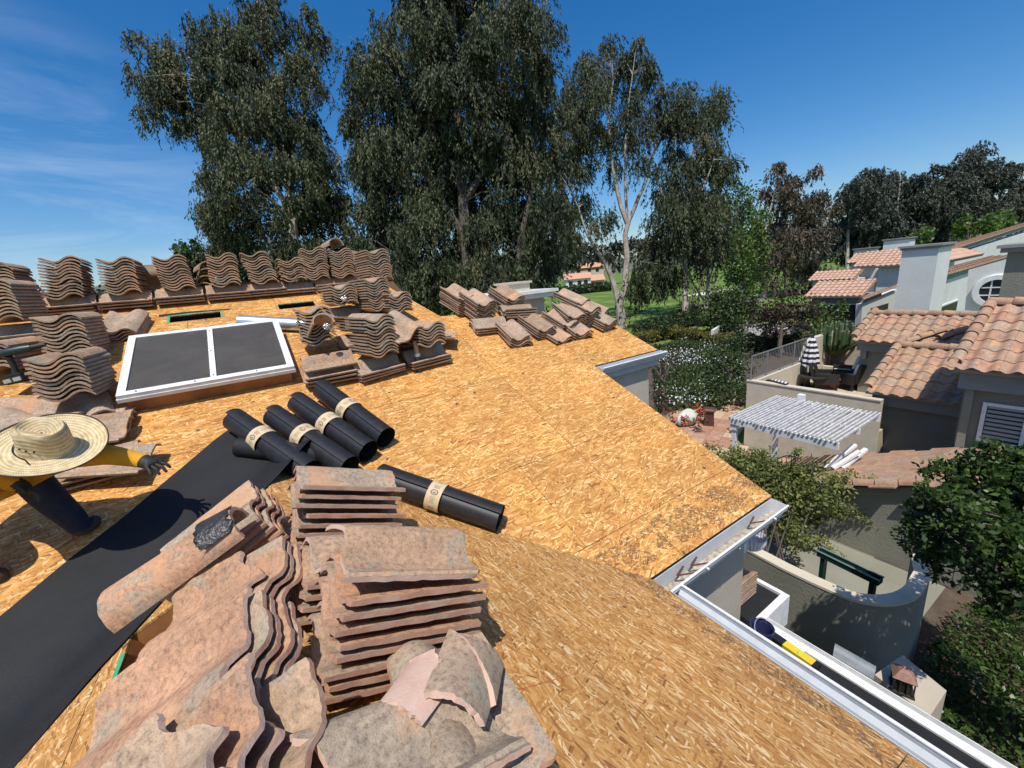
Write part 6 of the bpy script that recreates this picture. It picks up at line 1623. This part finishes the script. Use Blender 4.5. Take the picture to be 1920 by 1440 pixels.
for q in C[rng.choice(len(C), 14)]:
    e = Vector((7.1 + rng.uniform(-.4, .4), 3.2 + rng.uniform(-.6, .6), -5.4)); q = Vector(q); s.tube([e, e.lerp(q, .6) + Vector((0, 0, .15)), q], [.016, .010, .004], 4, cap=False)
s.build('stems', M_BARKD, vr)
# leafy shrub tree over the courtyard
tbl_ = [(1850, 905, 62, 60), (1800, 990, 70, 74), (1872, 1070, 56, 56), (1762, 960, 30, 42), (1912, 872, 40, 42), (1740, 1030, 24, 34), (1930, 960, 60, 90), (1815, 900, 40, 36), (1835, 1115, 34, 28), (2010, 1090, 50, 80), (2050, 900, 90, 110), (2060, 1100, 80, 120), (2010, 860, 60, 60), (2080, 1240, 70, 60)]
P, D, L, W, T, C = crown(tbl_, 3.95, 190, .062, .018, clump=(.055, .055), per=34, droop=.1, spread=1.0, jitter=.35, tone0=.45, tvar=.2, rd=.42)
cr = empty('courtyard_tree', (5.2, .0, GZ), 'dense dark green leafy tree overhanging the courtyard wall', 'tree')
link('crown', leaves_mesh('crown', P, D, L, W, T, M_DARKSHRUB), cr)
s = MB(); tp = at(2060, 1000, 3.95)
s.tube([(tp.x + .2, tp.y - .1, GZ), (tp.x + .1, tp.y, -5.2), tuple(tp)], [.10, .08, .05], 8)
for q in C[rng.choice(len(C), 60)]: s.tube([tp, Vector(tp).lerp(Vector(q), .5) + Vector((0, 0, -.05)), Vector(q)], [.03, .016, .005], 4, cap=False)
s.build('trunk', M_BARKD, cr)
# low shrubs in the courtyard
def low_shrubs(label, poly, n, hmax, mt, leafL=.07):
    xy = scatter([Vector(p) for p in poly], n); k = len(xy)
    h = hmax * (.6 + .4 * np.sin(xy[:, 0] * 5.1) * np.cos(xy[:, 1] * 4.3))
    P = np.column_stack([xy, GZ + h * np.sqrt(rng.random(k))])
    o = empty('low_shrub', (poly[0][0], poly[0][1], GZ), label, 'shrub')
    link('foliage', leaves_mesh('foliage', P, rng.normal(size=(k, 3)) + np.array([0, 0, .5]), leafL * rng.uniform(.6, 1.4, k), leafL * .3 * rng.uniform(.7, 1.3, k), np.clip(.55 + rng.normal(size=k) * .22, 0, 1), mt), o)
low_shrubs('low dark shrubs along the foot of the curved garden wall', [(4.7, 3.2), (5.75, 3.2), (5.75, 1.4), (5.3, 1.15), (4.7, 1.2)], 6000, .6, M_SHRUB)
low_shrubs('low dark shrubs beyond the lantern pillar', [(5.8, .95), (8.2, .95), (9.2, .3), (9.0, -.8), (5.4, -.8), (5.75, .5)], 9000, .55, M_DARKSHRUB)
# ================================================================== the worker
M_SKIN = simple('skin', (.30, .16, .10), rough=.6)
M_SHIRT = simple('yellow_shirt', (.62, .28, .012), (.72, .36, .02), 7, .85, bmp=.7, bscale=16, bdist=.012)
M_JEANS = simple('dark_denim', (.012, .015, .026), (.026, .031, .05), 12, .9, bmp=.6, bscale=20, bdist=.01)
M_GLOVE = simple('black_glove', (.014, .014, .013), (.03, .029, .026), 30, .7, bmp=.4, bscale=60)
M_BOOT = simple('brown_boot', (.05, .035, .022), (.085, .06, .04), 9, .75, bmp=.4)
F_ = Vector((.853, -.522, 0)); LFT = Vector((.522, .853, 0)); UP = Vector((0, 0, 1))
H0 = Vector((-1.02, 2.97, -.615))
HAX = Vector((.165, -.47, .867)).normalized()
nodes = []; edges = []; mats_ = []
def nodej(p, r, parent=None, m=0):
    nodes.append((Vector(p), r)); i = len(nodes) - 1
    if parent is not None: edges.append((parent, i)); mats_.append(m)
    return i
SK, SH, JE, GL, BO = 0, 1, 2, 3, 4
head_c = H0 - HAX * .07
pel = nodej(H0 - F_ * .62 + Vector((0, 0, -.10)), .135)
spi = nodej(H0 - F_ * .42 + Vector((0, 0, -.04)), .13, pel, SH)
che = nodej(H0 - F_ * .22 + Vector((0, 0, -.10)), .14, spi, SH)
nec = nodej(H0 - F_ * .10 + Vector((0, 0, -.12)), .06, che, SH)
hd1 = nodej(head_c - HAX * .05 + F_ * .01, .085, nec, SK)
hd2 = nodej(head_c + HAX * .06, .088, hd1, SK)
hd3 = nodej(head_c + F_ * .075 - HAX * .06, .045, hd1, SK)
def arm(sh, el, wr, fd, side):
    a = nodej(sh, .068, che, SH); b = nodej(el, .060, a, SH); c = nodej(wr, .046, b, SH)
    pm = nodej(wr + fd * .055, .034, c, GL); pk = nodej(wr + fd * .095, .036, pm, GL)
    w = fd.cross(UP).normalized(); nrm = w.cross(fd).normalized()
    for k, (o, ln, sp) in enumerate(((-.036, .066, -.34), (-.012, .078, -.1), (.012, .074, .12), (.036, .058, .36))):
        d = (fd + w * sp * side - nrm * .15).normalized()
        q0 = wr + fd * .105 + w * o * side
        i0 = nodej(q0, .0105, pk, GL); i1 = nodej(q0 + d * ln * .55, .0095, i0, GL); i2 = nodej(q0 + (d - nrm * .35).normalized() * ln, .0075, i1, GL)
    d = (fd * .7 - w * side * .75 - nrm * .3).normalized()
    q0 = wr + fd * .045 - w * .034 * side
    i0 = nodej(q0, .013, pm, GL); i1 = nodej(q0 + d * .035, .011, i0, GL); nodej(q0 + d * .062, .009, i1, GL)
shl = che and (H0 - F_ * .15 + LFT * .18 + Vector((0, 0, -.13)))
hand = at(258, 862, 2.36)
elb = at(205, 852, 2.30)
arm(shl, elb, hand, (at(290, 873, 2.35) - hand).normalized(), 1)
shr = H0 - F_ * .16 - LFT * .19 + Vector((0, 0, -.15))
arm(shr, at(-10, 888, 1.95), at(6, 900, 1.98), (at(50, 916, 2.05) - at(6, 900, 1.98)).normalized(), -1)
def leg(hip, kn, an, toe):
    a = nodej(hip, .10, pel, JE); b = nodej(kn, .085, a, JE); c = nodej((Vector(kn) + Vector(an)) / 2 - F_ * .02, .080, b, JE); d = nodej(an, .062, c, JE)
    h_ = nodej(Vector(an) + Vector((0, 0, -.055)), .05, d, BO)
    e = nodej((Vector(an) + Vector(toe)) / 2 + Vector((0, 0, -.045)), .043, h_, BO); nodej(toe, .036, e, BO)
foot = onB(146, 980, .09); toe = onB(184, 966, .04)
leg(nodes[pel][0] + LFT * .10 + Vector((0, 0, -.02)), at(36, 872, 2.22), foot, toe)
foot2 = onB(-30, 1062, .09); toe2 = onB(12, 1072, .04)
leg(nodes[pel][0] - LFT * .12 + Vector((0, 0, -.02)), at(-110, 980, 1.95), foot2, toe2)
me = bpy.data.meshes.new('person'); me.from_pydata([tuple(n[0]) for n in nodes], edges, [])
tmp = bpy.data.objects.new('person_tmp', me); COL.objects.link(tmp)
sm = tmp.modifiers.new('skin', 'SKIN'); sm.use_smooth_shade = True
for i, n in enumerate(nodes): me.skin_vertices[0].data[i].radius = (n[1], n[1])
me.skin_vertices[0].data[pel].use_root = True
sb = tmp.modifiers.new('sub', 'SUBSURF'); sb.levels = sb.render_levels = 2
dg = bpy.context.evaluated_depsgraph_get()
pm_ = bpy.data.meshes.new_from_object(tmp.evaluated_get(dg))
bpy.data.objects.remove(tmp)
for m in (M_SKIN, M_SHIRT, M_JEANS, M_GLOVE, M_BOOT): pm_.materials.append(m)
segs = [(nodes[a][0], nodes[b][0], (nodes[a][1] + nodes[b][1]) / 2, m) for (a, b), m in zip(edges, mats_)]
for p in pm_.polygons:
    c = p.center; best = 9; bm_ = 0
    for a, b, r, m in segs:
        d = b - a; f = max(0, min(1, (c - a).dot(d) / max(d.length_squared, 1e-9))); q = (c - (a + d * f)).length - r
        if q < best: best, bm_ = q, m
    p.material_index = bm_; p.use_smooth = True
pm_.name = 'person'
per = link('person', pm_, label='crouching worker in yellow shirt, dark jeans and black gloves reaching over the felt', cat='person')
# wide straw hat
def straw_mat():
    m, t, b = mat('woven_straw')
    sp = t.nodes.new('ShaderNodeSeparateXYZ'); v = coords(t); t.links.new(v, sp.inputs[0])
    r = maths(t, 'SQRT', maths(t, 'ADD', maths(t, 'MULTIPLY', sp.outputs[0], sp.outputs[0]), maths(t, 'MULTIPLY', sp.outputs[1], sp.outputs[1])))
    rr = maths(t, 'ADD', r, maths(t, 'MULTIPLY', sp.outputs[2], .8))
    ring = maths(t, 'SINE', maths(t, 'MULTIPLY', rr, 2 * math.pi / .017))
    ang = maths(t, 'ARCTAN2', sp.outputs[1], sp.outputs[0])
    tick = maths(t, 'SINE', maths(t, 'ADD', maths(t, 'MULTIPLY', ang, 130), maths(t, 'MULTIPLY', ring, 1.4)))
    h = maths(t, 'ADD', maths(t, 'MULTIPLY', ring, .6), maths(t, 'MULTIPLY', tick, .5))
    n = noise(t, v, 30, 4)
    col = ramp(t, maths(t, 'MULTIPLY_ADD', h, .25, maths(t, 'MULTIPLY', n, 1.0)), [(.25, (.42, .31, .15)), (.55, (.62, .50, .29)), (.85, (.74, .63, .41))])
    t.links.new(col, b.inputs['Base Color']); b.inputs['Roughness'].default_value = .7
    bump(t, b, h, .5, .003)
    return m
hx = (F_ - HAX * F_.dot(HAX)).normalized(); hy = HAX.cross(hx)
MH = basis(hx, hy, HAX, H0 + HAX * .0)
hat = empty('straw_hat', H0, 'wide-brimmed woven straw hat on the crouching worker', 'hat')
s = MB(); n = 64; rings = []
def ring(a, b, z, k=2.0, dent=0.0, wave=0.0):
    out = []
    for i in range(n):
        t_ = 2 * math.pi * i / n; c, s_ = math.cos(t_), math.sin(t_)
        x = a * math.copysign(abs(c) ** (2 / k), c); y = b * math.copysign(abs(s_) ** (2 / k), s_)
        zz = z + wave * math.cos(2 * t_) - dent * math.exp(-(abs(y) / .036) ** 2)
        out.append((x, y, zz))
    return out
for a, b, z, k, d, w in ((.230, .227, .022, 2, 0, -.012), (.220, .217, .010, 2, 0, -.010), (.195, .190, .0, 2, 0, -.004), (.15, .14, -.004, 2, 0, 0), (.112, .094, .0, 2.1, 0, 0), (.106, .088, .014, 2.2, 0, 0), (.103, .085, .06, 2.2, 0, 0), (.100, .082, .105, 2.3, 0, 0), (.096, .078, .130, 2.4, 0, 0), (.087, .069, .142, 2.4, .002, 0), (.076, .056, .146, 2.3, .026, 0), (.055, .032, .146, 2.2, .044, 0), (.004, .004, .146, 2, .048, 0)):
    rings.append(ring(a, b, z, k, d, w))
vs = [p for r in rings for p in r]; fs = []
for j in range(len(rings) - 1):
    for i in range(n): fs.append((j * n + i, j * n + (i + 1) % n, (j + 1) * n + (i + 1) % n, (j + 1) * n + i))
s.add(vs, fs); me = s.mesh('weave', straw_mat(), True); link('weave', me, hat, M=MH)
s = MB(); e = ring(.231, .228, .022, 2, 0, -.012); s.tube([MH @ Vector(p) for p in e] + [MH @ Vector(e[0]), MH @ Vector(e[1])], .0036, 6, cap=False); s.build('brim_edge', simple('dark_binding', (.05, .025, .02), rough=.8), hat)
for k, a in enumerate((-1.95, -1.65, -1.35)):
    p = Vector((.108 * math.cos(a), .090 * math.sin(a), .052)); s = MB(); s.lathe([(.001, .004), (.004, .002), (.005, -.003)], 8, MH @ Matrix.Translation(p) @ Vector((math.cos(a), math.sin(a), 0)).to_track_quat('Z', 'Y').to_matrix().to_4x4()); s.build('eyelet', M_DARK, hat)
s = MB(); s.tube([MH @ Vector((.122 * math.cos(a), .102 * math.sin(a), .006)) for a in np.linspace(-3.4, -1.7, 14)] + [MH @ Vector((.02, -.125, .006))], .0028, 6); s.build('chin_cord', M_DARK, hat)

# ================================================================== cordless drill on the tiles
dp = onB(44, 716, .10)
dr = empty('cordless_drill', dp, 'dark green cordless drill with silver battery lying among the tiles', 'drill')
M_DGRN = simple('dark_teal_plastic', (.008, .022, .020), (.014, .034, .03), 8, .4)
M_BLK = simple('black_rubber', (.012, .012, .012), rough=.6)
Md = Matrix.Translation(dp) @ Matrix.Rotation(math.radians(-31), 4, 'Z') @ Matrix.Rotation(math.radians(-8), 4, 'Y') @ Matrix.Scale(1.3, 4)
def bev(name, lo, hi, mt, parent, M, r=.008):
    bm = bmesh.new(); bmesh.ops.create_cube(bm, size=1)
    for v in bm.verts: v.co = Vector([lo[i] + (v.co[i] + .5) * (hi[i] - lo[i]) for i in range(3)])
    bmesh.ops.bevel(bm, geom=bm.edges[:], offset=r, segments=2, affect='EDGES')
    bm.transform(M); me = bpy.data.meshes.new(name); bm.to_mesh(me); bm.free(); me.materials.append(mt)
    return link(name, me, parent)
bat = bev('battery', (-.060, -.05, 0), (.060, .05, .045), M_BLK, dr, Md)
bev('battery_plate', (-.056, -.0525, .012), (-.006, -.046, .036), M_GALV, bat, Md, .002); bev('battery_plate', (.006, -.0525, .012), (.056, -.046, .036), M_GALV, bat, Md, .002)
bev('battery_top', (-.058, -.045, .045), (.058, .048, .060), M_DGRN, dr, Md)
s = MB(); s.tube([Md @ Vector((-.015, 0, .058)), Md @ Vector((-.010, .005, .11)), Md @ Vector((-.004, .0, .165))], [.022, .019, .024], 12); s.build('handle', M_BLK, dr, smooth=True)
s = MB(); s.tube([Md @ Vector((-.045, -.02, .185)), Md @ Vector((.0, .0, .19)), Md @ Vector((.06, .03, .19)), Md @ Vector((.10, .05, .19))], [.028, .034, .034, .026], 14); s.build('motor_body', M_DGRN, dr, smooth=True)
s = MB(); s.tube([Md @ Vector((.10, .05, .19)), Md @ Vector((.135, .068, .19)), Md @ Vector((.16, .08, .19))], [.022, .020, .010], 12); s.build('chuck', M_BLK, dr, smooth=True)
# dark bag behind the drill
s = MB(); c = onB(92, 690, .10)
bm = bmesh.new(); bmesh.ops.create_icosphere(bm, subdivisions=3, radius=.07)
for v in bm.verts: v.co = Vector((v.co.x * .8, v.co.y * 1.0, v.co.z * 1.5)) * (1 + .10 * math.sin(v.co.z * 60 + v.co.x * 40))
me = bpy.data.meshes.new('tool_pouch'); bm.to_mesh(me); bm.free(); me.materials.append(M_BLK); me.polygons.foreach_set('use_smooth', [True] * len(me.polygons))
link('tool_pouch', me, M=Matrix.Translation(c), label='crumpled black tool pouch beside the drill', cat='pouch')

# ================================================================== keep the 300 largest loose tiles single, join the rest
tiles = [o for o in COL.objects if o.name.startswith('roof_tile')]
dist = {}
for o in tiles: dist.setdefault(o.get('stackid', o.get('label', '')), []).append(o)
order = sorted(dist.values(), key=lambda g: -max(o.matrix_basis.translation.length for o in g))
excess = len(tiles) - 300; rest = []
for g in order:
    if excess <= 0: break
    rest += g; excess -= len(g)
if rest:
    V, Fc = [], []
    for o in rest:
        b = len(V); M = o.matrix_basis
        V += [tuple(M @ v.co) for v in o.data.vertices]; Fc += [tuple(b + i for i in p.vertices) for p in o.data.polygons]
        bpy.data.objects.remove(o)
    me = bpy.data.meshes.new('far_tile_stacks'); me.from_pydata(V, [], Fc); me.materials.append(M_TILE)
    me.polygons.foreach_set('use_smooth', [True] * len(me.polygons))
    try: me.set_sharp_from_angle(angle=math.radians(42))
    except Exception: pass
    link('far_tile_stacks', me, kind='stuff', label='remaining brown roof tiles stacked at the far end of the ridges')
